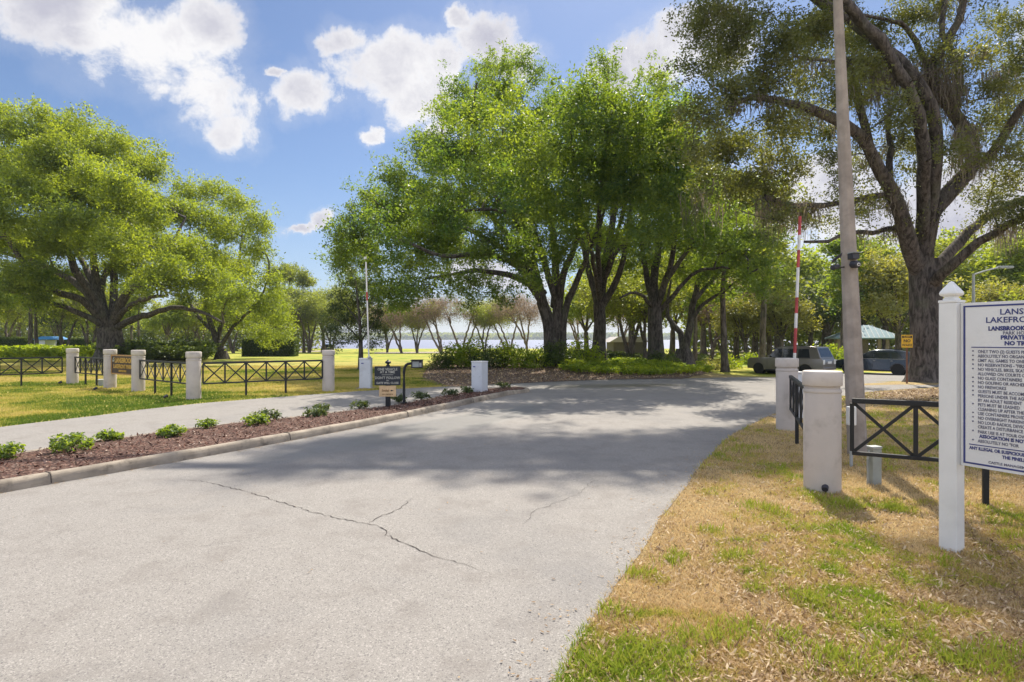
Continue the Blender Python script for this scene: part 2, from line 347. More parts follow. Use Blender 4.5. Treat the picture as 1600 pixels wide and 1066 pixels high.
# ------------------------------------------------------------------ ground, water, road
def gridsheet(name, xs, ys, zf, m):
    X, Y = np.meshgrid(xs, ys); V = np.stack([X, Y, zf(X, Y)], -1).reshape(-1, 3); nx, ny = len(xs), len(ys)
    i = (np.arange(ny - 1)[:, None] * nx + np.arange(nx - 1)[None]).ravel(); F = np.stack([i, i + 1, i + nx + 1, i + nx], 1)
    return link(name, mesh_np(name, V, F, m, smooth=True))
xs = np.unique(np.concatenate([-np.geomspace(40, 4500, 24), np.linspace(-40, 48, 177), np.geomspace(48, 4500, 24)]))
ys = np.unique(np.concatenate([[-60, -40, -25], np.linspace(-15, 60, 151), np.linspace(60, 148, 45), np.linspace(149, 165, 9), np.geomspace(170, 1940, 14), np.linspace(1950, 2020, 8), [2400, 3500, 5500]]))
tag(gridsheet('ground', xs, ys, gz, M['turf']), kind='structure')
tag(gridsheet('lake_water', np.linspace(-4400, 4400, 12), np.array([150.5, 300, 700, 1300, 2005]), lambda x, y: x * 0 - .95, M['water']), kind='structure')

def smooth_line(pts, step=.35, closed=False):
    pts = np.array(pts, float); n = len(pts); outp = []
    rng = range(n) if closed else range(n - 1)
    for i in rng:
        p0, p1, p2, p3 = (pts[(i - 1) % n], pts[i], pts[(i + 1) % n], pts[(i + 2) % n]) if closed else (pts[max(i - 1, 0)], pts[i], pts[i + 1], pts[min(i + 2, n - 1)])
        k = max(2, int(np.linalg.norm(p2 - p1) / step))
        for t in np.arange(k) / k:
            outp.append(.5 * ((2 * p1) + (-p0 + p2) * t + (2 * p0 - 5 * p1 + 4 * p2 - p3) * t * t + (-p0 + 3 * p1 - 3 * p2 + p3) * t ** 3))
    if not closed: outp.append(pts[-1])
    return np.array(outp)
def inpoly(x, y, poly):
    x = np.asarray(x); y = np.asarray(y); c = np.zeros(x.shape, bool); n = len(poly)
    for i in range(n):
        x1, y1 = poly[i]; x2, y2 = poly[(i + 1) % n]
        if y1 == y2: continue
        c ^= ((y1 > y) != (y2 > y)) & (x < (x2 - x1) * (y - y1) / (y2 - y1) + x1)
    return c
def sheet(name, poly, eps, m, cut=1.0, zadd=None):
    bm = bmesh.new(); vs = [bm.verts.new((p[0], p[1], 0)) for p in poly]; bm.faces.new(vs)
    for ax in (0, 1):
        lo = min(p[ax] for p in poly); hi = max(p[ax] for p in poly)
        if hi - lo > 3 * cut:
            for c in np.arange(math.ceil(lo / cut) * cut + .01, min(hi, 60), cut):
                no = (1, 0, 0) if ax == 0 else (0, 1, 0); co = (c, 0, 0) if ax == 0 else (0, c, 0)
                bmesh.ops.bisect_plane(bm, geom=bm.verts[:] + bm.edges[:] + bm.faces[:], plane_co=co, plane_no=no)
    bmesh.ops.triangulate(bm, faces=[f for f in bm.faces if len(f.verts) > 4])
    for v in bm.verts: v.co.z = gzf(v.co.x, v.co.y) + eps + (zadd(v.co.x, v.co.y) if zadd else 0)
    bmesh.ops.recalc_face_normals(bm, faces=bm.faces)
    me = bpy.data.meshes.new(name); bm.to_mesh(me); bm.free(); me.materials.append(m)
    if me.polygons[0].normal.z < 0: me.flip_normals()
    return link(name, me)
edge_r = [(-9, -14), (-1.0, 0)] + [G(*p) for p in ((870, 1066), (935, 960), (1000, 865), (1060, 772), (1110, 711), (1145, 680), (1200, 651), (1262, 632), (1360, 613))] + [(15.2, 19.0), (19, 19.6), (30, 19.5), (58, 19)]
edge_r = smooth_line(edge_r, .4)
edge_f = smooth_line([(58, 38), (34, 38)] + [G(*p) for p in ((1500, 583), (1400, 583), (1300, 584), (1200, 590), (1100, 591), (1000, 592), (900, 595), (850, 597), (750, 602), (620, 608), (500, 616), (300, 632), (150, 650), (0, 668))] + [(-10.8, 8), (-12.2, 4), (-14.5, -2), (-20, -12)], .5)
ROAD = [tuple(p) for p in edge_r] + [tuple(p) for p in edge_f]
j = RNG.normal(0, .018, (len(ROAD), 2)); ROAD = [(a + dx, b + dy) for (a, b), (dx, dy) in zip(ROAD, j)]
tag(sheet('road', ROAD, .006, M['asphalt'], 1.5), kind='structure')
# far paths
for nm, pts in (('path', ((585, 553), (660, 552), (735, 551.5), (735, 549.5), (660, 550), (585, 550.5))), ('path', ((1085, 558), (1160, 551), (1215, 551), (1215, 548), (1150, 548), (1085, 552))), ('path', ((455, 551), (520, 549), (520, 547.5), (455, 548.5)))):
    tag(sheet(nm, [G(*p) for p in pts], .02, M['kerb'], 3), kind='structure')
# road cracks: hairline dark strips in the wearing course
def crack(pts, w, seed):
    rg = random.Random(seed); q = [np.array(G(*p)) for p in pts]; L = []
    for a, b in zip(q, q[1:]):
        k = max(2, int(np.linalg.norm(b - a) / .045))
        for i in range(k): L.append(a + (b - a) * i / k + np.array([rg.gauss(0, .011), rg.gauss(0, .011)]))
    L.append(q[-1]); L = np.array(L); T = np.gradient(L, axis=0); N = np.stack([-T[:, 1], T[:, 0]], 1); N /= np.linalg.norm(N, axis=1)[:, None] + 1e-9
    ww = np.array([w * rg.uniform(.3, 1.3) * min(1, 6 * min(i, len(L) - 1 - i) / len(L) + .12) for i in range(len(L))])[:, None]
    V = np.concatenate([L - N * ww, L + N * ww]); V = np.c_[V, np.full(len(V), .0105)]; n = len(L); i = np.arange(n - 1)
    tag(link('road_crack', mesh_np('road_crack', V, np.stack([i, i + 1, i + 1 + n, i + n], 1), M['crack'])), kind='structure')
crack(((275, 749), (320, 754), (385, 769), (440, 786), (490, 802), (530, 812), (572, 820), (600, 826), (603, 838), (640, 855), (680, 871), (730, 886), (768, 900)), .0048, 1)
crack(((572, 820), (600, 806), (628, 795), (645, 780)), .0035, 2)
crack(((810, 826), (830, 808), (836, 798), (860, 791), (900, 775), (935, 745)), .0022, 3)
crack(((300, 858), (350, 850), (410, 842)), .0015, 4)

# ------------------------------------------------------------------ island
front = [(-9.8, -2), (-7.4, 3)] + [G(*p) for p in ((0, 772), (200, 736), (430, 694), (600, 661), (740, 630), (800, 617))]
back = [G(*p) for p in ((735, 612), (660, 625), (600, 636), (470, 651), (330, 666), (200, 683), (100, 696), (0, 713))] + [(-9.3, 4.5), (-12.2, -2)]
tip = [G(826, 613), G(822, 608), G(790, 607)]
ISL = smooth_line(front + tip + back, .3); ISL = ISL[ISL[:, 1] > -1.6]
def offset_poly(L, d):
    T = np.gradient(L, axis=0); N = np.stack([-T[:, 1], T[:, 0]], 1); N /= np.linalg.norm(N, axis=1)[:, None]; return L + N * d
kin = offset_poly(ISL, .15)
FRL = smooth_line(front, .25); BKL = smooth_line(back, .25)
def isf(x, y):
    x = np.atleast_1d(x); y = np.atleast_1d(y); df = np.sqrt(((x[:, None] - FRL[None, :, 0]) ** 2 + (y[:, None] - FRL[None, :, 1]) ** 2).min(1)); db = np.sqrt(((x[:, None] - BKL[None, :, 0]) ** 2 + (y[:, None] - BKL[None, :, 1]) ** 2).min(1))
    return np.clip(db / (df + db + 1e-6), 0, 1)
def mz(x, y): return .018 + .092 * isf(x, y)
def kerb():
    n = len(ISL); prof = [(0, .0), (.012, .10), (.035, .128), (.075, .135), (.15, .13), (.15, .06)]
    V = []
    for d, z in prof:
        o = offset_poly(ISL, d); hf = .16 + .84 * isf(ISL[:, 0], ISL[:, 1]) ; V.append(np.c_[o, z * hf])
    V = np.concatenate(V); F = []
    for k in range(len(prof) - 1):
        for i in range(n - 1): F.append((k * n + i, k * n + i + 1, (k + 1) * n + i + 1, (k + 1) * n + i))
    # joints
    tag(link('kerb', mesh_np('kerb', V, F, M['kerb'], smooth=False)), kind='structure')
    mb = MB(); s = 0
    for i in range(1, n):
        s += np.linalg.norm(ISL[i] - ISL[i - 1])
        if s > 3.0 and ISL[i][1] < 19 and isf(ISL[i][0], ISL[i][1])[0] > .9:
            s = 0; a = offset_poly(ISL, -.003)[i]; b = kin[i]; c = offset_poly(ISL, .02)[i]
            mb.bar((*a, .02), (*c, .125), .008); mb.bar((*c, .1335), (*b, .1325), .008)
    tag(mb.build('kerb_joint', M['crack']), kind='structure')
kerb()
MULCH_P = [tuple(p) for p in kin]
tag(sheet('mulch_bed', MULCH_P, 0.0, M['mulch'], .5, lambda x, y: float(mz(x, y)[0]) + .014 * math.sin(x * 3.1 + y * 1.7) * math.sin(y * 2.3)), kind='structure')
# leaf litter under the park trees and round the oak
def raggedpoly(pts, amp=.25, step=.5):
    L = smooth_line(pts, step, True); return [tuple(p + RNG.normal(0, amp, 2)) for p in L]
bed = [G(*p) for p in ((700, 604.5), (760, 602), (850, 597.5), (950, 594), (1040, 592), (1090, 588), (1110, 580), (1095, 566), (1000, 560), (900, 560), (800, 560), (700, 562), (668, 575), (660, 590))]
tag(sheet('leaf_litter_bed', raggedpoly(bed, .12), .02, M['litter'], 1.0), kind='structure')
oakbed = [(10.6, 17.3), (12.5, 18.2), (15.2, 18.8), (19, 19.4), (21, 18.6), (20, 16.5), (16, 14.8), (12, 14.6), (9.5, 15.4)]
tag(sheet('leaf_litter_ring', raggedpoly(oakbed, .15), .012, M['litter'], 1.0), kind='structure')

# value noise for scattering
_tab = RNG.random((256, 256))
def vnoise(x, y, s):
    x = x / s + 77.3; y = y / s + 33.1; xi = np.floor(x).astype(int); yi = np.floor(y).astype(int); fx = sst(x - xi); fy = sst(y - yi)
    g = lambda a, b: _tab[a % 256, b % 256]
    return (g(xi, yi) * (1 - fx) + g(xi + 1, yi) * fx) * (1 - fy) + (g(xi, yi + 1) * (1 - fx) + g(xi + 1, yi + 1) * fx) * fy

def blades(name, x, y, h, w, lean, tint, m, zoff=0.0):
    n = len(x); a = RNG.random(n) * 2 * np.pi; la = RNG.random(n) * 2 * np.pi; z = gz(x, y) + zoff
    ux, uy = np.cos(a) * w / 2, np.sin(a) * w / 2; lx, ly = np.cos(la) * lean * h, np.sin(la) * lean * h; hz = h * np.sqrt(np.clip(1 - lean ** 2 * .8, .1, 1))
    B0 = np.stack([x - ux, y - uy, z - .005], 1); B1 = np.stack([x + ux, y + uy, z - .005], 1)
    M0 = np.stack([x + lx * .4 - ux * .7, y + ly * .4 - uy * .7, z + hz * .6], 1); M1 = np.stack([x + lx * .4 + ux * .7, y + ly * .4 + uy * .7, z + hz * .6], 1)
    T = np.stack([x + lx, y + ly, z + hz * .95], 1); T2 = T + np.stack([ux, uy, ux * 0], 1) * .15
    V = np.stack([B0, B1, M1, M0, T2, T], 1).reshape(-1, 3); i = np.arange(n)[:, None] * 6
    F = np.concatenate([i + np.array([[0, 1, 2, 3]]), i + np.array([[3, 2, 4, 5]])])
    return link(name, mesh_np(name, V, F, m, tint=np.repeat(tint, 6)))
def flakes(name, x, y, z, L, W, tilt, tint, m):
    n = len(x); a = RNG.random(n) * 2 * np.pi; u = np.stack([np.cos(a), np.sin(a), RNG.normal(0, tilt, n)], 1); v = np.stack([-np.sin(a), np.cos(a), RNG.normal(0, tilt, n)], 1)
    c = np.stack([x, y, z], 1); U = u * L[:, None] / 2; W2 = v * W[:, None] / 2; k = RNG.uniform(-.2, .2, n)[:, None]
    V = np.stack([c - U, c + U * k - W2, c + U, c - U * k + W2], 1).reshape(-1, 3); F = np.arange(4 * n).reshape(n, 4)
    return link(name, mesh_np(name, V, F, m, tint=np.repeat(tint, 4)))
ROADN = [p for p in ROAD]
def scatter(n, x0, x1, y0, y1, dens=None):
    """points in the camera-side wedge, denser near the camera"""
    y = y0 * (y1 / y0) ** RNG.random(n) if dens is None else y0 + (y1 - y0) * RNG.random(n) ** dens
    return x0 + (x1 - x0) * RNG.random(n), y
ISLP = [tuple(p) for p in ISL]
def verge():
    # px-uniform-ish sampling of the right verge
    n = 330000; D = 1 / (1 / 19.0 + (1 / 2.3 - 1 / 19.0) * RNG.random(n)); D = np.where(RNG.random(n) < .45, 2.3 + 16 * RNG.random(n) ** 1.5, D)
    X = D * RNG.uniform(-.05, 1.02, n) + RNG.normal(0, .1, n)
    k = ~inpoly(X + RNG.normal(0, .03, n), D, ROADN) & (D < 18.6); X, D = X[k], D[k]; n = len(X)
    g = .38 * vnoise(X, D, .75) + .37 * vnoise(X, D, .22) + .25 * vnoise(X, D, .09)
    edge = np.zeros(n); tint = np.clip((g - .56) * 3.0 + RNG.normal(0, .18, n) + .36 + .06 * np.clip(1.2 - X / np.maximum(D, .1) * 1.4, 0, 1) * (D < 5), 0, 1)
    near_edge = vnoise(X, D, .5)
    h = .018 + .022 * RNG.random(n) + .03 * np.clip(g - .5, 0, 1) * 2; h *= 1 + .03 * D
    tag(blades('verge_grass', X, D, h, .0045 + .0006 * D, RNG.uniform(.3, 1.0, n), tint, M['grass']), kind='stuff')
    # dead leaves and straw
    n = 42000; D = 1 / (1 / 19.0 + (1 / 2.3 - 1 / 19.0) * RNG.random(n)); X = D * RNG.uniform(-.05, 1.02, n)
    k = ~inpoly(X, D, ROADN) & (vnoise(X, D, .7) + .35 * RNG.random(n) > .52); X, D = X[k], D[k]; n = len(X)
    tag(flakes('fallen_leaves', X, D, gz(X, D) + .012 + .02 * RNG.random(n), RNG.uniform(.018, .06, n), RNG.uniform(.005, .018, n), .5, RNG.random(n), M['deadleaf']), kind='stuff')
    # rank green weeds
    tx, ty, th = [], [], []
    for (px, py, s) in ((1190, 797, 1), (1215, 803, .8), (1170, 790, .6), (1150, 872, 1), (1050, 880, .8), (1060, 870, .6), (1250, 935, 1), (1270, 945, .8), (1410, 800, .8), (1400, 795, .6), (1310, 790, 1), (1290, 785, .8), (1330, 795, .8), (960, 1040, 1.2), (1000, 1050, 1.1), (930, 1055, 1.0), (990, 1010, 1), (1120, 1000, 1), (1160, 985, 1), (1030, 1035, 1.2), (1300, 1030, 1.2), (1330, 1045, 1.4), (1345, 960, 1), (1370, 980, .8), (1580, 1030, 1.3), (1540, 1050, 1.2), (1440, 1000, 1), (1110, 830, .6), (1240, 830, .5), (1170, 645, .7), (1150, 705, 1), (1175, 700, .8), (1320, 700, .8), (1500, 790, .6), (1180, 925, .7), (1230, 1000, 1), (1070, 1000, 1), (1390, 1030, 1), (1475, 880, .7), (1560, 820, .9), (1585, 840, .9), (1450, 960, .8), (1000, 900, .8), (950, 960, 1), (1495, 1040, 1)):
        gx, gy = G(px, py); k = int(120 * s); r = .09 * s * max(.8, gy / 5)
        tx.append(gx + RNG.normal(0, r, k)); ty.append(gy + RNG.normal(0, r * .8, k)); th.append(np.full(k, .055 + .035 * s))
    X, D, H = map(np.concatenate, (tx, ty, th)); n = len(X); k = ~inpoly(X, D, ROADN); X, D, H = X[k], D[k], H[k]; n = len(X)
    tag(blades('green_weeds', X, D, H * RNG.uniform(.5, 1.2, n), np.full(n, .009), RNG.uniform(.2, .9, n), RNG.uniform(.7, 1, n), M['grass']), kind='stuff')
    # left lawn
    n = 380000; D = 9 + 27 * RNG.random(n) ** 1.25; X = D * RNG.uniform(-1.3, .02, n)
    k = ~inpoly(X, D, ROADN) & ~inpoly(X, D, bed) & ~inpoly(X, D, ISLP) & ((D > 20) | (X < -1.5)); X, D = X[k], D[k]; n = len(X)
    g = .6 * vnoise(X, D, 2.2) + .4 * vnoise(X, D, .6)
    tint = np.clip((g - .45) * 2.4 + RNG.normal(0, .15, n) + .25 + .5 * np.exp(-((X + 9) / 5) ** 2) * (D < 17), 0, 1)
    tag(blades('lawn_grass', X, D, RNG.uniform(.03, .075, n), .010 + .0006 * D, RNG.uniform(.2, .9, n), tint, M['lawn']), kind='stuff')
    # mulch chips
    n = 30000; y = 3 + 15.5 * RNG.random(n) ** .9; x = RNG.uniform(-9, 1, n) ; k = inpoly(x, y, MULCH_P); x, y = x[k], y[k]; n = len(x)
    tag(flakes('mulch_chips', x, y, mz(x, y) + .012 + .026 * RNG.random(n), RNG.uniform(.03, .09, n), RNG.uniform(.012, .03, n), .4, RNG.random(n) ** 1.5, M['chip']), kind='stuff')
    # litter on beds
    n = 16000; x = RNG.uniform(-6, 12, n); y = RNG.uniform(20, 36, n); k = inpoly(x, y, bed); x, y = x[k], y[k]
    n2 = 9000; x2 = RNG.uniform(9, 21, n2); y2 = RNG.uniform(14.5, 19.3, n2); k = inpoly(x2, y2, oakbed); x = np.r_[x, x2[k]]; y = np.r_[y, y2[k]]; n = len(x)
    tag(flakes('bed_leaves', x, y, gz(x, y) + .03 + .02 * RNG.random(n), RNG.uniform(.05, .12, n), RNG.uniform(.03, .06, n), .4, RNG.random(n), M['deadleaf']), kind='stuff')
    # crumbs blown along the pavement edge and the kerb foot
    pts = np.array(edge_r); pts = pts[(pts[:, 1] > 2) & (pts[:, 1] < 16)]; i = RNG.integers(0, len(pts), 900); e = pts[i] + RNG.normal(0, .16, (900, 2)) - np.array([.10, 0])
    q = ISL[(ISL[:, 1] < 18)]; i = RNG.integers(0, len(q), 2600); f = q[i] + np.abs(RNG.normal(0, .05, (2600, 1))) * np.array([[1, -.6]]) + RNG.normal(0, .05, (2600, 2)); f = f[~inpoly(f[:, 0], f[:, 1], ISLP)]
    w = np.stack([RNG.uniform(-6, 5, 300), RNG.uniform(4, 21, 300)], 1); e = np.concatenate([e, f, w]); e = e[inpoly(e[:, 0], e[:, 1], ROADN)]; n = len(e)
    tag(flakes('pavement_litter', e[:, 0], e[:, 1], np.full(n, .016), RNG.uniform(.012, .04, n), RNG.uniform(.006, .016, n), .15, RNG.random(n) * .6, M['deadleaf']), kind='stuff')
verge()

# ------------------------------------------------------------------ trees
def catmull(pts, step):
    return smooth_line(np.array(pts, float), step)
class Tubes:
    def __init__(s): s.V = []; s.F = []; s.n = 0
    def add(s, pts, r0, r1, sides=8, step=.5, wob=.0, flare=0, power=1.0):
        L = catmull(pts, step) if len(pts) > 2 else np.array(pts, float)
        n = len(L); t = np.linspace(0, 1, n)
        if wob: L = L + RNG.normal(0, wob, L.shape) * np.minimum(1, 3 * t * (1 - t) + .0)[:, None]
        r = r0 + (r1 - r0) * t ** power
        if flare: z = np.linalg.norm(L - L[0], axis=1); r = r + flare * np.exp(-z / .45)
        T = np.gradient(L, axis=0); T /= np.linalg.norm(T, axis=1)[:, None] + 1e-9
        ref = np.array([.31, .17, .93]) if abs(T[0] @ np.array([.31, .17, .93])) < .95 else np.array([1., 0, 0])
        a = np.cross(T, ref); a /= np.linalg.norm(a, axis=1)[:, None] + 1e-9; b = np.cross(T, a)
        th = np.arange(sides) / sides * 2 * np.pi; ph = RNG.random() * 6
        rr = r[:, None] * (1 + (.10 * np.sin(3 * th + ph)[None] + .05 * np.sin(5 * th + 2 * ph + L[:, 2:3] * .8)) * (sides > 5))
        if flare: zz = np.linalg.norm(L - L[0], axis=1)[:, None]; rr = rr * (1 + .16 * np.sin(5 * th + ph)[None] * np.exp(-zz / .6))
        V = L[:, None] + a[:, None] * (rr * np.cos(th))[..., None] + b[:, None] * (rr * np.sin(th))[..., None]
        V = V.reshape(-1, 3); i = np.arange(n - 1)[:, None] * sides; k = np.arange(sides)[None]; k2 = (k + 1) % sides
        F = np.stack([i + k, i + k2, i + sides + k2, i + sides + k], -1).reshape(-1, 4) + s.n
        s.V.append(V); s.F.append(F); s.n += len(V); return L
    def mesh(s, name, m): return mesh_np(name, np.concatenate(s.V), np.concatenate(s.F), m, smooth=True)
def leaf_mesh(name, C, size, m, tint, up=.5, aspect=.5, droop=.0):
    n = len(C); N = RNG.normal(0, 1, (n, 3)); N[:, 2] += up * 1.6; N /= np.linalg.norm(N, axis=1)[:, None]
    A = RNG.normal(0, 1, (n, 3)); A[:, 2] -= droop; U = np.cross(N, A); U /= np.linalg.norm(U, axis=1)[:, None] + 1e-9; W = np.cross(N, U)
    L = (size * RNG.uniform(.65, 1.3, n))[:, None] / 2; k = RNG.uniform(-.25, .25, n)[:, None]; bend = N * L * .25
    V = np.stack([C - U * L, C + U * L * k - W * L * aspect + bend, C + U * L, C + U * L * k + W * L * aspect + bend], 1).reshape(-1, 3)
    return mesh_np(name, V, np.arange(4 * n).reshape(n, 4), m, tint=np.repeat(np.clip(tint, 0, 1), 4))
def foliage(lobes, dens, sub, leaves, size, cr=.9, scr=.32, flat=.95, shell=.55, tbias=0.0):
    """lobes: (cx,cy,cz,rx,ry,rz). sprays fill each lobe's outer half; every spray is a handful of leaf bunches.
    returns leaf centres, tints, spray centres"""
    C = []; T = []; S = []; LT = []
    for (x, y, z, rx, ry, rz) in lobes:
        k = max(4, int(dens * (rx * ry + rx * rz + ry * rz) / 3 * RNG.uniform(.85, 1.15)))
        d = RNG.normal(0, 1, (k, 3)); d /= np.linalg.norm(d, axis=1)[:, None]; d[:, 2] = np.where(d[:, 2] < -.35, -d[:, 2] * .5, d[:, 2])
        r = (shell + (1 - shell) * RNG.random(k)) * RNG.uniform(.85, 1.12, k)
        S.append(np.array([x, y, z]) + d * r[:, None] * np.array([rx, ry, rz])); LT.append(np.full(k, RNG.normal(0, .10)))
    S = np.concatenate(S); LT = np.concatenate(LT)
    n = len(S); st = RNG.normal(.47 + tbias, .20, n) + LT
    sc = S[:, None] + RNG.normal(0, 1, (n, sub, 3)) * cr * np.array([.6, .6, .6 * flat])
    stt = st[:, None] + RNG.normal(0, .12, (n, sub)); sc = sc.reshape(-1, 3); stt = stt.ravel()
    lc = sc[:, None] + RNG.normal(0, 1, (len(sc), leaves, 3)) * scr * np.array([.7, .7, .62])
    lt = stt[:, None] + RNG.normal(0, .10, (len(sc), leaves))
    return lc.reshape(-1, 3), lt.ravel(), S
def twigs(tb, S, limbpts, r=.028, frac=1.0, maxl=3.2):
    """branch out: each spray hangs on the nearest limb point or on a spray that is already joined"""
    LP = np.concatenate(limbpts); nL = len(LP); N = np.concatenate([LP, np.zeros((len(S), 3))]); lev = np.zeros(len(N)); use = np.zeros(len(N)); k = nL
    base = np.array([np.min(np.linalg.norm(LP - p, axis=1)) for p in S])
    for i in np.argsort(base):
        p = S[i]; d = np.linalg.norm(N[:k] - p, axis=1) * (1 + .15 * use[:k]) + .5 * np.maximum(0, N[:k, 2] - p[2]); j = int(np.argmin(d)); q = N[j]; L = np.linalg.norm(p - q)
        N[k] = p; lev[k] = lev[j] + 1; k += 1
        if L < .25 or L > maxl or use[j] > 5 or RNG.random() > frac: continue
        use[j] += 1; mid = q * .5 + p * .5 + RNG.normal(0, .10 * L, 3) + np.array([0, 0, .06 * L]); rr = r * .75 ** lev[j] * (1 + .15 * L)
        tb.add([q, mid, p], rr, rr * .55, 4, max(.35, L / 4))
def mossmesh(anchors, n_per, lmin, lmax, spread=.25):
    V = []; k = 0; T = []
    A = np.repeat(np.asarray(anchors), n_per, 0); n = len(A); A = A + RNG.normal(0, spread, (n, 3)) * np.array([1, 1, .35])
    L = RNG.uniform(lmin, lmax, n) * RNG.random(n) ** .6; w = RNG.uniform(.006, .022, n); a = RNG.random(n) * np.pi
    segs = 4; rows = []
    off = np.zeros((n, 2))
    for s in range(segs + 1):
        t = s / segs; off = off + RNG.normal(0, .04, (n, 2)); ww = w * (1 - .75 * t); u = np.stack([np.cos(a + t), np.sin(a + t)], 1) * ww[:, None]
        c = np.c_[A[:, :2] + off, A[:, 2] - L * t]; rows += [c - np.c_[u, u[:, :1] * 0], c + np.c_[u, u[:, :1] * 0]]
    V = np.stack(rows, 1).reshape(-1, 3); b = np.arange(n)[:, None] * (2 * segs + 2)
    F = np.concatenate([b + np.array([[2 * s, 2 * s + 1, 2 * s + 3, 2 * s + 2]]) for s in range(segs)]); T = np.repeat(RNG.uniform(0, 1, n), 2 * segs + 2)
    return V, F, T
def tree(name, label, cat, loc, tb, lc, lt, size, lm, bark='bark', up=.5, aspect=.5, group=None, moss=None, droop=0):
    """everything given in world coordinates; parts are stored relative to the foot"""
    root = empty(name, loc, 0, label, cat, group); o = np.array(loc, float)
    tb.V = [v - o for v in tb.V]; link('trunk', tb.mesh('trunk', M[bark]), root)
    link('crown', leaf_mesh('crown', lc - o, size, M[lm], lt, up, aspect, droop), root)
    if moss is not None: V, F, T = moss; link('spanish_moss', mesh_np('spanish_moss', V - o, F, M['moss'], tint=T), root)
    return root
def lobes_px(L, D, spread, depth=1.0, back=True, shrink=.9):
    """crown lobes given where they are seen in the photo -> real ellipsoids at varied distances"""
    o = []
    for q in L:
        px, py, r = q[:3]; d = D + (q[3] if len(q) > 3 else RNG.uniform(-spread, spread)); c = P(px, py, d); rr = r / FP * d * shrink
        o.append((*c, rr, rr * depth, rr * .85))
    return o
def limb(tb, pts, D, r0, r1, dd=0.0, sides=9, wob=.03, mid=0.0):
    n = len(pts); W = [P(x, y, D + dd * i / max(1, n - 1) + mid * math.sin(math.pi * i / max(1, n - 1))) for i, (x, y) in enumerate(pts)]
    return tb.add(W, r0, r1, sides, .5, wob, power=.8)

# --- live oak behind the left fence
def tree_left():
    D = 42; tb = Tubes(); foot = np.array([*P(172, 530, D)[:2], 0]); foot[2] = gzf(*foot[:2]) - .1; fk = P(172, 512, D)
    tb.add([foot, (foot + fk) / 2 + [.1, 0, 0], fk], .86, .72, 16, .3, 0, .5); LP = []
    for pts, r, dd, mid in (
        (((168, 514), (150, 470), (120, 425), (100, 380), (70, 330), (50, 290)), .42, -3, 0), (((170, 516), (152, 455), (146, 400), (141, 323), (139, 250)), .40, 2, 0),
        (((172, 516), (178, 460), (178, 408), (185, 350), (180, 300)), .36, 4, 0), (((176, 512), (192, 468), (216, 444), (245, 425), (270, 380), (290, 340)), .40, 0, -2),
        (((178, 514), (205, 500), (238, 489), (274, 481), (315, 488), (350, 505)), .30, -4, 0), (((178, 505), (200, 480), (235, 465), (262, 462)), .26, -6, 0),
        (((166, 516), (149, 501), (101, 481), (48, 463), (-10, 450)), .26, -3, 0), (((165, 505), (130, 450), (80, 420), (20, 400), (-60, 380)), .34, 4, 0),
        (((168, 505), (160, 440), (200, 360), (230, 290)), .30, 7, 0), (((170, 505), (140, 430), (90, 340), (60, 240)), .30, 6, 0), (((168, 510), (130, 470), (60, 440), (-20, 330), (-90, 280)), .32, -5, 0)):
        LP.append(limb(tb, pts, D, r, .07, dd, 9, .05, mid))
    L = [(40, 225, 58), (105, 222, 50), (165, 245, 50), (222, 272, 42), (10, 270, 60), (40, 310, 62), (115, 310, 58), (195, 325, 58), (258, 335, 42), (20, 385, 56), (85, 385, 55), (160, 380, 55), (235, 392, 52), (285, 395, 38), (30, 440, 36), (95, 440, 34), (250, 440, 36), (300, 445, 34), (130, 195, 20), (60, 182, 22), (10, 185, 25), (180, 220, 22), (240, 250, 18),
         (-60, 240, 60), (-50, 330, 70), (-60, 430, 55), (-130, 330, 70), (-150, 420, 60), (335, 440, 30), (365, 470, 28), (330, 475, 22), (200, 415, 30), (60, 470, 25), (-10, 475, 30), (290, 470, 18), (225, 450, 22, -8), (30, 300, 46, -8), (190, 300, 40, -8), (235, 340, 36, -6), (270, 420, 30, -6), (100, 260, 44, -6), (180, 425, 26, 5), (120, 440, 26, 6), (60, 440, 34, -4)]
    lob = lobes_px(L, D, 5, 1.1) + lobes_px([(60, 290, 50, 8), (150, 300, 55, 9), (200, 360, 50, 9), (100, 370, 50, 8), (20, 350, 50, -9), (120, 350, 45, -9), (190, 390, 38, -9), (60, 250, 40, -7), (150, 280, 40, -7)], D, 0)
    lc, lt, S = foliage(lob, 9.0, 9, 24, .24, .74, .26, tbias=.12, shell=.3); twigs(tb, S, LP, .07, .9, 4.5)
    tree('live_oak', 'broad spreading yellow-green oak standing behind the far fence and brown sign', 'tree', foot, tb, lc, lt, .19, 'lf_l', aspect=.42)
tree_left()
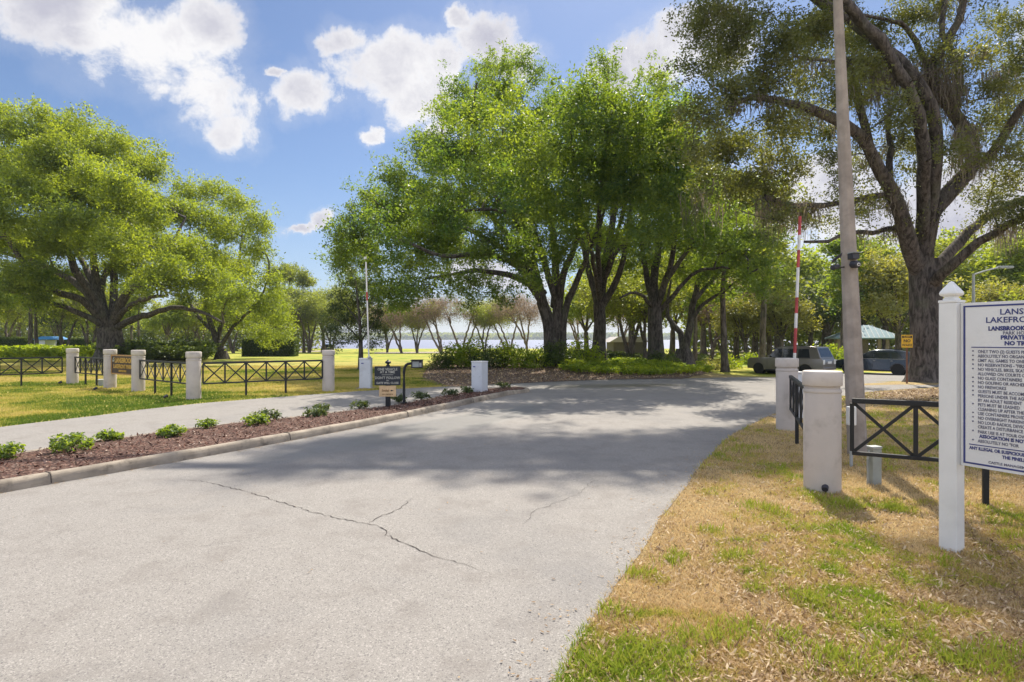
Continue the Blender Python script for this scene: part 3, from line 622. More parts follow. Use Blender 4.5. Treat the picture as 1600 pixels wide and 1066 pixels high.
def tree_left2():
    D = 50; tb = Tubes(); foot = np.array([*P(347, 530, D)[:2], 0]); foot[2] = gzf(*foot[:2]) - .1
    a = P(347, 548, D); LP = []
    tb.add([foot, a], .42, .34, 10, .3, 0, .35)
    for pts, r, dd in ((((347, 548), (338, 530), (330, 505), (322, 480), (325, 430), (318, 370)), .30, 0), (((340, 530), (352, 480), (372, 420), (380, 350)), .22, 3), (((345, 540), (370, 505), (405, 470), (420, 430)), .20, -3), (((335, 520), (300, 480), (290, 420), (300, 340)), .18, 4)):
        LP.append(limb(tb, pts, D, r, .05, dd, 8, .05))
    L = [(300, 305, 30), (335, 305, 28), (370, 322, 28), (395, 355, 30), (320, 350, 38), (360, 370, 40), (404, 400, 32), (330, 410, 40), (375, 425, 40), (418, 448, 26), (345, 460, 34), (390, 475, 34), (425, 490, 26), (365, 500, 24), (400, 515, 20), (440, 500, 16), (435, 470, 16), (330, 500, 20), (300, 390, 30), (440, 525, 10), (415, 530, 10)]
    lc, lt, S = foliage(lobes_px(L, D, 4, 1.2), 6, 9, 22, .26, .85, .30, tbias=.18, shell=.3); twigs(tb, S, LP, .06, .8, 4.5)
    tree('live_oak', 'rounded yellow-green tree with a leaning thin trunk beside the clipped hedge', 'tree', foot, tb, lc, lt, .21, 'lf_l', aspect=.42)
tree_left2()
# --- the big tree in the middle
def tree_mid():
    D = 32; tb = Tubes(); foot = np.array([*P(864, 530, D)[:2], 0]); foot[2] = gzf(*foot[:2]) - .1; LP = []
    tb.add([foot, P(860, 545, D), P(857, 505, D), P(846, 470, D)], .38, .29, 14, .3, 0, .25); tb.add([foot + [.22, .1, 0], P(868, 545, D), P(869, 510, D), P(872, 470, D)], .32, .25, 14, .3, 0, .2)
    tb.add([foot + [.42, -.1, 0], P(879, 540, D), P(881, 500, D), P(890, 462, D)], .24, .18, 12, .3, 0, .35)
    for pts, r, dd in ((((850, 478), (828, 446), (795, 430), (742, 423), (700, 430), (665, 436)), .23, -3), (((848, 474), (818, 425), (782, 402), (740, 396), (690, 400), (640, 380), (590, 360)), .24, -3),
        (((848, 472), (830, 400), (810, 340), (790, 250), (785, 170)), .30, 1), (((868, 480), (868, 410), (858, 330), (845, 240), (810, 140)), .28, 3), (((872, 480), (880, 430), (900, 380), (905, 300), (890, 220)), .24, -2),
        (((888, 468), (908, 425), (925, 380), (938, 350), (950, 310)), .20, -4), (((845, 465), (810, 390), (760, 330), (710, 270), (690, 210)), .22, 3), (((850, 460), (800, 400), (720, 350), (640, 310), (590, 320)), .22, 5), (((868, 470), (840, 390), (770, 300), (740, 200), (745, 130)), .2, -5), (((860, 440), (830, 350), (780, 330), (700, 330)), .18, -7)):
        LP.append(limb(tb, pts, D, r, .05, dd, 9, .05))
    L = [(785, 98, 22), (755, 118, 26), (815, 100, 24), (838, 122, 20), (722, 140, 28), (790, 150, 42), (700, 178, 28), (745, 190, 45), (840, 195, 42), (800, 230, 48), (668, 235, 36), (700, 250, 45), (755, 270, 52), (825, 280, 52), (625, 280, 34), (650, 300, 42), (705, 320, 48), (780, 330, 52), (850, 335, 46), (583, 315, 30), (600, 345, 42), (550, 345, 24), (562, 375, 34), (640, 375, 44), (700, 380, 44), (760, 385, 36), (535, 380, 20), (545, 415, 26), (585, 415, 36), (640, 420, 28), (560, 450, 20), (690, 415, 22), (890, 250, 40), (895, 310, 44), (880, 370, 34), (870, 165, 28), (905, 150, 24),
         (640, 455, 20, -3), (668, 448, 20, -3), (700, 440, 18, -3), (735, 440, 16, -3), (625, 465, 16, -3), (600, 462, 16), (640, 462, 18), (615, 478, 12), (712, 452, 18), (740, 470, 13), (770, 440, 16), (830, 440, 14, -6), (790, 460, 10), (820, 380, 30, -8), (725, 355, 36, -9), (680, 350, 34, -9), (780, 290, 40, -9), (620, 390, 28, -8), (830, 320, 38, -9), (745, 240, 34, -7), (790, 170, 30, -9), (840, 210, 36, -10), (720, 200, 30, -9), (770, 225, 36, -11), (690, 260, 34, -11), (840, 260, 36, -11), (740, 290, 36, -12), (660, 310, 30, -11), (800, 330, 34, -11), (590, 355, 28, -9), (870, 330, 34, -9),
         (705, 395, 34), (660, 405, 30), (745, 405, 30), (790, 400, 34), (840, 400, 30), (820, 360, 40), (870, 400, 34, -3), (570, 395, 32), (600, 330, 34), (525, 365, 16), (530, 400, 18), (548, 440, 18), (575, 445, 18), (600, 452, 16)]
    lob = lobes_px(L, D, 4.5, 1.1) + lobes_px([(760, 180, 40, 7), (700, 260, 45, 8), (780, 270, 50, 9), (650, 340, 40, 8), (720, 350, 45, 9), (820, 300, 50, 8), (860, 250, 42, 7)], D, 0)
    lc, lt, S = foliage(lob, 10.0, 9, 25, .2, .66, .22, shell=.3); twigs(tb, S, LP, .055, .9, 3.5)
    tree('laurel_oak', 'tallest dense green tree with several stems rising from the planted bed in the middle', 'tree', foot, tb, lc, lt, .155, 'lf_c', aspect=.42)
    # second
    D = 34.5; tb = Tubes(); foot = np.array([*P(937, 530, D)[:2], 0]); foot[2] = gzf(*foot[:2]) - .1; LP = []
    tb.add([foot, P(937, 540, D), P(938, 505, D), P(936, 475, D)], .43, .34, 14, .3, 0, .25)
    for pts, r, dd in ((((936, 478), (925, 440), (915, 400), (900, 330), (900, 240)), .26, 2), (((938, 478), (945, 420), (955, 360), (965, 280), (950, 160), (950, 105)), .28, 0), (((940, 478), (962, 440), (975, 400), (985, 330), (1000, 240)), .24, -2), (((936, 460), (960, 400), (1000, 350), (1030, 300)), .18, -4), (((937, 470), (935, 380), (940, 290), (950, 200)), .2, -12), (((937, 470), (925, 400), (905, 300), (890, 190)), .16, -11), (((937, 470), (960, 380), (985, 290), (1000, 200)), .16, -11)):
        LP.append(limb(tb, pts, D, r, .05, dd, 9, .05))
    L = [(948, 100, 14), (952, 122, 16), (945, 160, 22), (965, 175, 26), (925, 190, 34), (960, 225, 42), (990, 190, 30), (1000, 260, 42), (940, 265, 42), (955, 320, 46), (1005, 330, 44), (930, 370, 34), (975, 385, 38), (1010, 390, 30), (940, 415, 20), (985, 420, 22), (905, 350, 30), (950, 200, 34, -9), (990, 250, 36, -10), (940, 270, 36, -10), (985, 310, 34, -11), (930, 330, 32, -10), (960, 380, 26, -10), (900, 190, 44, -9), (930, 230, 44, -10), (975, 215, 40, -9), (900, 270, 44, -10), (955, 290, 44, -11), (870, 230, 36, -10), (890, 168, 34, -12), (925, 160, 32, -12), (960, 172, 36, -12), (1000, 180, 36, -12), (905, 205, 38, -12.5), (950, 215, 40, -13), (995, 225, 40, -12.5), (1000, 270, 40, -9), (880, 330, 34, -10), (1010, 215, 30), (960, 300, 38, -6), (990, 360, 34, -6), (910, 410, 24, 5)]
    lc, lt, S = foliage(lobes_px(L, D, 4, 1.15), 8.5, 9, 23, .22, .68, .23, tbias=.0, shell=.3); twigs(tb, S, LP, .055, .9, 3.5)
    tree('laurel_oak', 'green tree with forked dark trunk just right of the tallest tree', 'tree', foot, tb, lc, lt, .165, 'lf_c', aspect=.42)
    # third
    D = 33; tb = Tubes(); foot = np.array([*P(1027, 530, D)[:2], 0]); foot[2] = gzf(*foot[:2]) - .1; LP = []
    tb.add([foot, P(1026, 540, D), P(1024, 505, D), P(1024, 480, D)], .47, .38, 14, .3, 0, .3)
    for pts, r, dd in ((((1022, 484), (1012, 470), (1000, 460), (985, 458), (968, 466)), .14, -2), (((1023, 482), (1022, 440), (1028, 390), (1035, 300), (1035, 190)), .30, 2), (((1026, 482), (1040, 440), (1060, 410), (1085, 380), (1110, 350)), .24, -3), (((1024, 480), (1010, 430), (1005, 380), (1010, 280)), .24, 3), (((1030, 488), (1052, 460), (1080, 430), (1115, 418), (1140, 420)), .16, -4), (((1028, 470), (1050, 400), (1062, 300), (1065, 220)), .2, -3)):
        LP.append(limb(tb, pts, D, r, .05, dd, 9, .05))
    L = [(1018, 122, 18), (1035, 150, 28), (1062, 165, 22), (1030, 200, 36), (1065, 220, 34), (1040, 260, 42), (1080, 280, 40), (1050, 330, 46), (1095, 340, 42), (1065, 385, 38), (1110, 385, 34), (1030, 380, 32), (1015, 420, 24), (1060, 425, 28), (1105, 430, 26), (1010, 300, 36), (1125, 300, 30), (1070, 350, 34, -6), (1040, 240, 34, -5), (1140, 350, 26), (1135, 400, 24), (1040, 190, 34, -9), (1060, 240, 36, -10), (1030, 290, 38, -11), (1080, 310, 38, -11), (1045, 350, 34, -11), (1090, 370, 30, -11), (1010, 370, 26, -11), (1030, 200, 40, -8), (1070, 260, 44, -9), (1020, 250, 40, -9), (1050, 300, 44, -9), (1095, 320, 38, -8), (1075, 200, 30, -7)]
    lc, lt, S = foliage(lobes_px(L, D, 4, 1.15), 8.5, 9, 23, .22, .68, .23, tbias=.0, shell=.3); twigs(tb, S, LP, .055, .9, 3.5)
    tree('laurel_oak', 'broad green tree whose grey trunk rises behind the bright groundcover bed', 'tree', foot, tb, lc, lt, .165, 'lf_c', aspect=.42)
    # fourth, further back, low fork
    D = 38; tb = Tubes(); foot = np.array([*P(1069, 530, D)[:2], 0]); foot[2] = gzf(*foot[:2]) - .15; LP = []
    tb.add([foot, P(1068, 545, D)], .52, .46, 12, .3, 0, .3)
    for pts, r, dd in ((((1067, 548), (1062, 520), (1050, 505), (1042, 480), (1050, 430)), .26, 2), (((1070, 548), (1078, 510), (1082, 480), (1092, 440), (1100, 380), (1110, 300)), .30, 0), (((1080, 500), (1105, 470), (1130, 458), (1150, 440), (1185, 420)), .16, -3), (((1085, 470), (1120, 430), (1160, 380), (1170, 320)), .16, 3)):
        LP.append(limb(tb, pts, D, r, .05, dd, 9, .05))
    L = [(1120, 290, 34), (1160, 330, 36), (1130, 350, 40), (1175, 380, 36), (1140, 400, 38), (1185, 420, 28), (1105, 420, 26), (1160, 445, 24), (1190, 460, 18), (1120, 460, 18), (1080, 420, 26), (1180, 300, 30)]
    lc, lt, S = foliage(lobes_px(L, D, 4, 1.1), 6.5, 8, 20, .24, .8, .26, tbias=.08, shell=.3); twigs(tb, S, LP, .055, .8, 4)
    tree('laurel_oak', 'lighter green tree with a low V-shaped fork near the right end of the bed', 'tree', foot, tb, lc, lt, .235, 'lf_c', aspect=.42)
tree_mid()
# --- the mossy oak on the right
def tree_right():
    D = 20.7; tb = Tubes(); foot = np.array([*P(1450, 530, D)[:2], 0]); foot[2] = gzf(*foot[:2]) - .12; LP = []
    tb.add([foot, P(1449, 570, D), P(1446, 500, D), P(1444, 440, D), P(1445, 405, D)], .50, .47, 20, .25, .01, .36)
    def lb(pts, r0, r1, dd, mid=0): L = limb(tb, pts, D, r0 * .86, r1 * .8, dd, 11, .03, mid); LP.append(L); return L
    lb(((1436, 425), (1421, 389), (1410, 342), (1389, 294), (1363, 247), (1342, 210), (1294, 179), (1236, 163), (1173, 152), (1137, 173)), .36, .07, -5)
    lb(((1408, 330), (1390, 308), (1368, 307), (1315, 318), (1263, 322), (1226, 318), (1194, 307)), .15, .09, -2.5)
    lb(((1424, 385), (1405, 357), (1368, 363), (1326, 363), (1294, 376), (1257, 378)), .13, .05, -2)
    lb(((1392, 300), (1389, 273), (1391, 231), (1386, 194), (1399, 163), (1420, 137)), .17, .07, 2)
    lb(((1440, 420), (1443, 385), (1457, 336), (1489, 294), (1518, 257), (1515, 221), (1489, 173), (1462, 142), (1452, 110), (1478, 68), (1499, 31), (1510, -30)), .40, .12, -2)
    lb(((1516, 262), (1541, 247), (1567, 215), (1600, 163), (1640, 100), (1690, 20)), .22, .09, -3)
    lb(((1492, 178), (1499, 105), (1473, 52), (1478, -10), (1480, -90)), .17, .06, 1)
    lb(((1452, 440), (1465, 415), (1489, 389), (1525, 352), (1578, 320), (1620, 305), (1700, 270)), .27, .1, 2)
    lb(((1455, 450), (1470, 430), (1504, 399), (1557, 363), (1600, 342), (1680, 320)), .25, .1, -4)
    lb(((1462, 142), (1425, 118), (1385, 103), (1340, 97), (1290, 95), (1240, 88)), .15, .05, -3)
    lb(((1452, 110), (1420, 45), (1395, 34), (1370, 28), (1335, 20)), .13, .05, -1)
    lb(((1363, 247), (1352, 200), (1330, 120), (1300, 30), (1280, -30)), .2, .06, -1)
    # high limbs that carry the crown out over the drive
    hi = [(P(1440, 400, D), (13.2, 18.5, 9), (10.0, 17.8, 12.5), (6.0, 18.4, 14.4), (2.0, 19.4, 15.8), (-1.5, 20.2, 16.8)), (P(1440, 400, D), (14, 19, 9.5), (11, 20, 13.5), (7, 20.8, 16.6), (3, 21.4, 18.4), (-2, 21.8, 18.6), (-5, 19.2, 16.2)), ((7, 20.8, 16.6), (5, 23, 19), (2, 24.6, 20.4))]
    for q in hi: LP.append(tb.add(q, .22, .06, 9, .5, .04))
    L = [(1088, 45, 34), (1110, 20, 40), (1085, 105, 28), (1130, 95, 40), (1160, 50, 48), (1150, 150, 40), (1110, 190, 34), (1075, 180, 26), (1125, 245, 40), (1165, 230, 38), (1110, 285, 28), (1165, 295, 34), (1085, 240, 24), (1215, 70, 46), (1200, 130, 40), (1220, 195, 36), (1270, 60, 46), (1260, 130, 34), (1300, 30, 40), (1330, 70, 34), (1290, 210, 24), (1370, 60, 34), (1420, 30, 30), (1380, 120, 26), (1405, 175, 24), (1345, 150, 24), (1310, 140, 26),
         (1430, 225, 26), (1440, 260, 22), (1350, 255, 20), (1560, 145, 30), (1590, 110, 28), (1530, 90, 20), (1575, 190, 22), (1600, 250, 28), (1575, 280, 26), (1540, 310, 18), (1610, 330, 30), (1560, 240, 18), (1450, 190, 20), (1240, 265, 26), (1210, 250, 26), (1250, 340, 20), (1215, 345, 16), (1290, 345, 16), (1320, 290, 14), (1345, 330, 14), (1195, 280, 22), (1220, 300, 16), (1540, 40, 16), (1470, 20, 22), (1500, 100, 24), (1480, 150, 20), (1530, 200, 22), (1420, 185, 20), (1450, 90, 24), (1490, 235, 16), (1590, 40, 26), (1400, 220, 20), (1560, 335, 18), (1590, 160, 24), (1350, 110, 26), (1330, 160, 22), (1260, 190, 24), (1300, 250, 20),
         (1200, -40, 60), (1320, -50, 60), (1440, -50, 60), (1560, -30, 50), (1120, -50, 50), (1650, 80, 70), (1680, 200, 60), (1680, 300, 50), (1250, -150, 80), (1420, -150, 80), (1600, -130, 80), (1760, 60, 80), (1780, 250, 70)]
    lob = []
    for i, q in enumerate(L):
        d = D + (RNG.uniform(-5.5, -1) if q[0] < 1250 else RNG.uniform(-4, 4)); c = P(q[0], q[1], d); r = q[2] / FP * d; lob.append((*c, r, r * 1.2, r * .85))
    for (x, y, z, r) in ((-1.2, 18.2, 16.4, 1.6), (-.9, 14.6, 13.9, 1.3), (.6, 17.2, 15.9, 1.6), (2.2, 17.3, 15.6, 1.8), (2.2, 13.8, 13.9, 1.5), (4.2, 16.6, 15.2, 1.8), (4.5, 14.2, 13.8, 1.5), (6.3, 16.3, 14.8, 1.8), (6.6, 13.9, 13.5, 1.5), (8.2, 17, 14.2, 1.8), (4, 20.3, 17.6, 1.8), (6.5, 20.2, 16.8, 1.8), (9, 20.4, 15.6, 1.8), (1.8, 19.8, 17.8, 1.6), (8.3, 14.4, 13, 1.4), (5.6, 12, 13, 1.2), (10, 19, 14.5, 2), (3.4, 15.6, 14.6, 1.4), (7.4, 12.2, 12.9, 1.1), (.8, 15.6, 14.4, 1.2)):
        lob.append((x, y, z, r, r, r * .6))
    lob += [(x, y, z, r, r, r * .6) for (x, y, z, r) in ((-4.6, 20.2, 16.8, 1.5), (-2.6, 20.8, 17.3, 1.7), (-.8, 20, 16.8, 1.7), (1.2, 19.6, 16.4, 1.7), (3.2, 19.2, 15.9, 1.8), (5.2, 18.9, 15.4, 1.8), (7.2, 18.6, 14.8, 1.8), (8.8, 19.4, 14.2, 1.8), (-3, 22.5, 18.9, 2), (0, 22.8, 19.2, 2), (3, 22.6, 19, 2), (6, 22.4, 18.4, 2), (-1, 20.4, 17.4, 1.6), (9, 22, 17, 2), (1.5, 24.6, 20.6, 2), (4.8, 24.4, 20.2, 2), (-1.5, 24.2, 20.2, 1.8), (7.6, 24, 19.4, 2), (3.2, 23.6, 19.8, 1.8), (.6, 23.4, 19.6, 1.8), (-4.3, 19.6, 16.6, 1.3), (-5.2, 18.6, 15.6, .9))]
    lob = [q for q in lob if ((q[0] - .197 * q[2] - .6 * q[3] > -3.9) or q[1] - .756 * q[2] > 10.5) and q[1] - .756 * q[2] - .9 * q[4] > (7.0 if q[0] - .197 * q[2] < 1.5 else 6.6) or (q[0] - .197 * q[2]) / max(.1, q[1] - .756 * q[2]) > .95]
    lc, lt, S = foliage(lob, 22, 9, 23, .14, .46, .16, shell=.15); twigs(tb, S, LP, .03, .9, 2.6)
    # sprinkle of small tufts riding directly on the limbs
    A = np.concatenate(LP[:10]); A = A[(A[:, 2] > 5.2)]; e = A[RNG.integers(0, len(A), 260)] + RNG.normal(0, .35, (260, 3))
    lc2 = (e[:, None] + RNG.normal(0, .18, (260, 26, 3))).reshape(-1, 3); lc = np.concatenate([lc, lc2]); lt = np.concatenate([lt, RNG.normal(.4, .15, len(lc2))])
    sel = A[RNG.integers(0, len(A), 300)]; S2 = S[(S[:, 0] / S[:, 1] * FP + CX > 1090)]; s2 = S2[RNG.integers(0, len(S2), 320)]
    heavy = np.array([P(x, y, D - RNG.uniform(0, 2)) for x, y in [(RNG.uniform(1330, 1500), RNG.uniform(85, 150)) for _ in range(110)] + [(RNG.uniform(1190, 1270), RNG.uniform(318, 330)) for _ in range(26)] + [(RNG.uniform(1500, 1520), RNG.uniform(190, 260)) for _ in range(34)] + [(RNG.uniform(1540, 1570), RNG.uniform(110, 130)) for _ in range(14)] + [(RNG.uniform(1070, 1135), RNG.uniform(295, 335)) for _ in range(7)] + [(RNG.uniform(1560, 1590), RNG.uniform(345, 365)) for _ in range(8)]])
    mo = [mossmesh(sel, 16, .15, .9, .16), mossmesh(heavy, 20, .25, 1.4, .2), mossmesh(s2, 10, .15, .7, .15)]
    off = 0; V = []; F = []; T = []
    for v, f, t in mo: V.append(v); F.append(f + off); T.append(t); off += len(v)
    tree('live_oak', 'huge mossy oak with thick grey trunk and arching limbs behind the white notice board', 'tree', foot, tb, lc, lt, .098, 'lf_o', aspect=.5, moss=(np.concatenate(V), np.concatenate(F), np.concatenate(T)))
tree_right()
# --- small dark tree behind the barrier cabinet
def tree_small():
    D = 31; tb = Tubes(); foot = np.array([*P(564, 530, D)[:2], 0]); foot[2] = gzf(*foot[:2]) - .05; LP = []
    LP.append(tb.add([foot, P(564, 560, D), P(562, 500, D), P(556, 440, D)], .14, .03, 8, .3, .02, .06))
    for q in (((563, 535), (585, 505), (598, 490)), ((563, 530), (535, 505), (515, 495)), ((562, 500), (580, 470), (585, 455)), ((562, 505), (540, 475), (528, 460))): LP.append(limb(tb, q, D, .05, .015, RNG.uniform(-1, 1), 6, .02))
    L = [(548, 440, 14), (568, 450, 18), (540, 462, 20), (580, 470, 18), (555, 478, 24), (525, 485, 20), (590, 492, 16), (510, 500, 16), (548, 505, 26), (580, 512, 22), (520, 520, 20), (600, 520, 12), (555, 532, 20), (530, 540, 14), (585, 538, 14), (545, 425, 7), (505, 525, 10)]
    lc, lt, S = foliage(lobes_px(L, D, 1.2, 1.1), 55, 5, 10, .12, .34, .14, shell=.3); twigs(tb, S, LP, .01, .6)
    tree('shade_tree', 'small dark green tree on a slim trunk behind the striped gate arm cabinet', 'tree', foot, tb, lc, lt, .11, 'lf_d', aspect=.45)
tree_small()
# --- prototypes for the park behind
def proto(kind, h, seed):
    """a whole tree round the origin; returns tubes, leaves"""
    rg = np.random.default_rng(seed); tb = Tubes(); LP = []
    if kind == 'broad':
        fk = np.array([rg.normal(0, .1), rg.normal(0, .1), h * .30]); tb.add([(0, 0, -.15), fk * .5 + [.06, 0, 0], fk], h * .028, h * .022, 9, .4, 0, h * .02)
        lob = []
        for i in range(7):
            a = i * 2.4 + rg.random(); e = np.array([math.cos(a), math.sin(a), 0]) * h * rg.uniform(.1, .30) + [0, 0, h * rg.uniform(.55, .88)]
            LP.append(tb.add([fk, fk * .5 + e * .5 + [0, 0, h * .03], e], h * .014, .04, 6, .6, .04)); r = h * rg.uniform(.13, .19); lob.append((*e, r, r, r * .8))
        for i in range(4): a = rg.random() * 6.3; r = h * .12; lob.append((math.cos(a) * h * .3, math.sin(a) * h * .3, h * rg.uniform(.42, .6), r, r, r * .7))
        return tb, LP, lob, (9, 5, 12, .5 + h * .05, .36)
    if kind == 'slim':
        tb.add([(0, 0, -.15), (.15, .1, h * .4), (0, 0, h * .75), (.1, 0, h * .95)], h * .019, .05, 8, .6, .03, h * .008); LP = [np.array([[0, 0, z] for z in np.linspace(h * .4, h * .95, 14)])]; lob = []
        for i in range(12): a = rg.random() * 6.3; z = h * rg.uniform(.45, 1); d = h * .16 * rg.random() * (1.3 - z / h); r = h * rg.uniform(.07, .10); lob.append((math.cos(a) * d * 2, math.sin(a) * d * 2, z, r, r, r * .6))
        return tb, LP, lob, (8, 5, 11, .8, .34)
    if kind == 'bare':
        lob = []
        ns = 3
        for s in range(ns):
            a = rg.random() * 6.3; lean = h * rg.uniform(.12, .3); p1 = np.array([math.cos(a) * lean * .35, math.sin(a) * lean * .35, h * .24]); p2 = np.array([math.cos(a) * lean, math.sin(a) * lean, h * .62])
            LP.append(tb.add([(0, 0, -.15), p1 + rg.normal(0, .2, 3), p2], h * .018, h * .009, 6, .4, .07, .05))
            for k in range(6):
                b = rg.random() * 6.3; q = p2 + np.array([math.cos(b), math.sin(b), rg.uniform(-.5, .95)]) * h * rg.uniform(.12, .30); LP.append(tb.add([p1 * .4 + p2 * .6 if k % 2 else p2, p2 * .5 + q * .5 + rg.normal(0, .25, 3), q], h * .007, .02, 4, .5, .07)); r = h * rg.uniform(.09, .15); lob.append((*q, r, r, r * .75))
        return tb, LP, lob, (13, 6, 9, 1.0, .4)
PR = {}
def mkproto(key, kind, h, seed, lm, bark, size, name, cat, dens=1, tb_=0, moss=False, group=None, up=.5, lab=None, aspect=.5):
    tb, LP, lob, (dn, sub, lv, cr, scr) = proto(kind, h, seed); lc, lt, S = foliage(lob, dn * dens, sub, lv, 0, cr, scr, tbias=tb_, shell=.4); twigs(tb, S, LP, .03, .8)
    ms = mossmesh(S[RNG.integers(0, len(S), 60)], 12, .4, 1.8, .3) if moss else None
    PR[key] = (tree(name, lab, cat, (0, 0, 0), tb, lc, lt, size, lm, bark, group=group, moss=ms, up=up, aspect=aspect), h, [False])
mkproto('b1', 'broad', 12, 1, 'lf_far', 'bark_far', .34, 'park_tree', 'tree', 1.0, .1)
mkproto('b2', 'broad', 12, 2, 'lf_l', 'bark_far', .34, 'park_tree', 'tree', 1.0, .1)
mkproto('b3', 'broad', 12, 3, 'lf_d', 'bark_far', .34, 'park_tree', 'tree', 1.0)
mkproto('p1', 'broad', 9, 4, 'lf_pale', 'bark_far', .26, 'park_tree', 'tree', 1.3, 0)
mkproto('s1', 'slim', 14, 5, 'lf_far', 'bark_far', .34, 'slim_tree', 'tree', 1.2, .1)
mkproto('s2', 'slim', 14, 6, 'lf_c', 'bark_far', .34, 'slim_tree', 'tree', 1.2, 0)
mkproto('m1', 'bare', 9, 7, 'lf_brown', 'bark_dead', .13, 'mossy_tree', 'tree', 1.2, 0, True)
mkproto('m2', 'bare', 9, 8, 'lf_brown', 'bark_dead', .13, 'mossy_tree', 'tree', .9, .2, True)
mkproto('m3', 'bare', 10, 9, 'lf_far', 'bark_far', .22, 'mossy_tree', 'tree', 1.2, 0, True)
index_kids()
def plant_tree(key, px, D, h, label, group, rz=None, wide=1.0):
    root, h0, used = PR[key]; x = (px - CX) / FP * D; s = h / h0; z = gzf(x, D) - .05
    if not used[0]: o = root; used[0] = True
    else: o = copy_tree(root)
    o.location = (x, D, z); o.rotation_euler = (0, 0, RNG.random() * 6.3 if rz is None else rz); o.scale = (s * wide, s * wide, s); o['label'] = label; o['group'] = group
    return o
LAKE = 'bare mossy trees along the lake shore'; PARK = 'trees of the park woodland'; WEST = 'trees beyond the far lawn'
for q in (
    ('m1', 628, 96, 9.5, 'brown mossy tree by the lake nearest the striped gate arm'), ('m3', 652, 98, 9, 'thin grey-green mossy tree with leaning stems by the lake shore'), ('m1', 690, 95, 10.5, 'brown mossy tree by the lake directly behind the small keypad post gap'), ('m2', 722, 100, 11, 'widest brown mossy tree standing against the open water'),
    ('m3', 758, 97, 10, 'grey-green mossy tree by the lake behind the tallest leafy shrubs'), ('m2', 795, 99, 10.5, 'brown mossy tree by the lake left of the big middle trunk'), ('m1', 825, 92, 10.5, 'brown mossy tree half hidden beside the big middle trunk'), ('m2', 905, 92, 10, 'brown mossy tree seen between the big trunk and the next one'), ('m1', 965, 88, 10, 'brown mossy tree seen in front of the pale-roofed building'), ('m3', 605, 104, 9, 'grey-green mossy tree at the left end of the lakeside row')): plant_tree(q[0], q[1], q[2], q[3], q[4], LAKE, wide=1.05)
for q in (
    ('s2', 935, 60, 13, 'slim tree glimpsed behind the second trunk of the bed'), ('b1', 985, 66, 12, 'round green tree above the pale-roofed building'), ('m3', 990, 48, 9, 'crooked mossy tree leaning between the second and third trunks'), ('m3', 1010, 44, 8, 'low crooked mossy tree right beside the third trunk'), ('b2', 915, 70, 10, 'yellow-green tree showing between the big trunk and the second'),
    ('s1', 1133, 40, 12.5, 'slim straight tree on the grass left of the bronze grey car'), ('m1', 1110, 62, 10, 'pinkish bare tree behind the low V-forked tree'), ('b2', 1150, 70, 11, 'yellow-green tree beyond the pale path'), ('p1', 1165, 58, 6.5, 'small pale leafy tree behind the nose of the bronze grey car'), ('s1', 1190, 46, 14, 'slim grey-trunked tree just behind the bronze grey car bonnet'),
    ('s2', 1203, 60, 14, 'second slim tree close behind the bronze grey car bonnet'), ('b1', 1100, 85, 14, 'distant green tree above the pinkish bare tree'), ('b1', 1180, 90, 15, 'distant green tree above the pale path'), ('b2', 1215, 80, 14, 'distant yellow-green tree beside the striped arm'), ('p1', 1222, 56, 7, 'pale blossom-like leafy tree left of the red striped arm'), ('b3', 1262, 62, 9, 'dark rounded tree above the roof of the bronze grey car'),
    ('b3', 1292, 68, 10, 'dark tree left of the picnic pavilion'), ('s2', 1316, 50, 11, 'slim dark tree in front of the picnic pavilion'), ('b2', 1290, 88, 15, 'tall yellow-green tree beyond the dark tree by the pavilion'), ('b2', 1350, 82, 15.5, 'tall yellow-green tree rising behind the picnic pavilion'), ('b1', 1385, 75, 14, 'green tree behind the right side of the pavilion roof'), ('p1', 1404, 50, 9.5, 'pale leafy tree between the pavilion and the mossy oak trunk'),
    ('b2', 1430, 78, 16, 'yellow-green tree behind the mossy oak trunk'), ('b1', 1500, 60, 12, 'green tree above the finial of the white sign post'), ('b2', 1530, 66, 13, 'yellow-green tree behind the curved street lamp'), ('p1', 1555, 45, 6.5, 'pale bush-like tree just above the white notice board'), ('b2', 1580, 60, 13, 'yellow-green tree right of the street lamp arm'), ('b1', 1620, 62, 14, 'green tree at the very edge past the notice board'), ('b1', 1240, 95, 14, 'hazy far tree seen right beside the striped arm'),
    ('m3', 1130, 90, 9, 'mossy grey tree far off by the end of the path'), ('s2', 1085, 52, 11, 'slim dark stem right beside the V-forked tree'), ('b1', 1050, 75, 12, 'green tree filling the gap behind the third and fourth trunks'), ('b3', 1470, 95, 14, 'dark far tree behind the sign post'), ('s1', 1340, 72, 14, 'slim tree hidden partly by the concrete lamp pole')): plant_tree(q[0], q[1], q[2], q[3], q[4], PARK, wide=1.15)
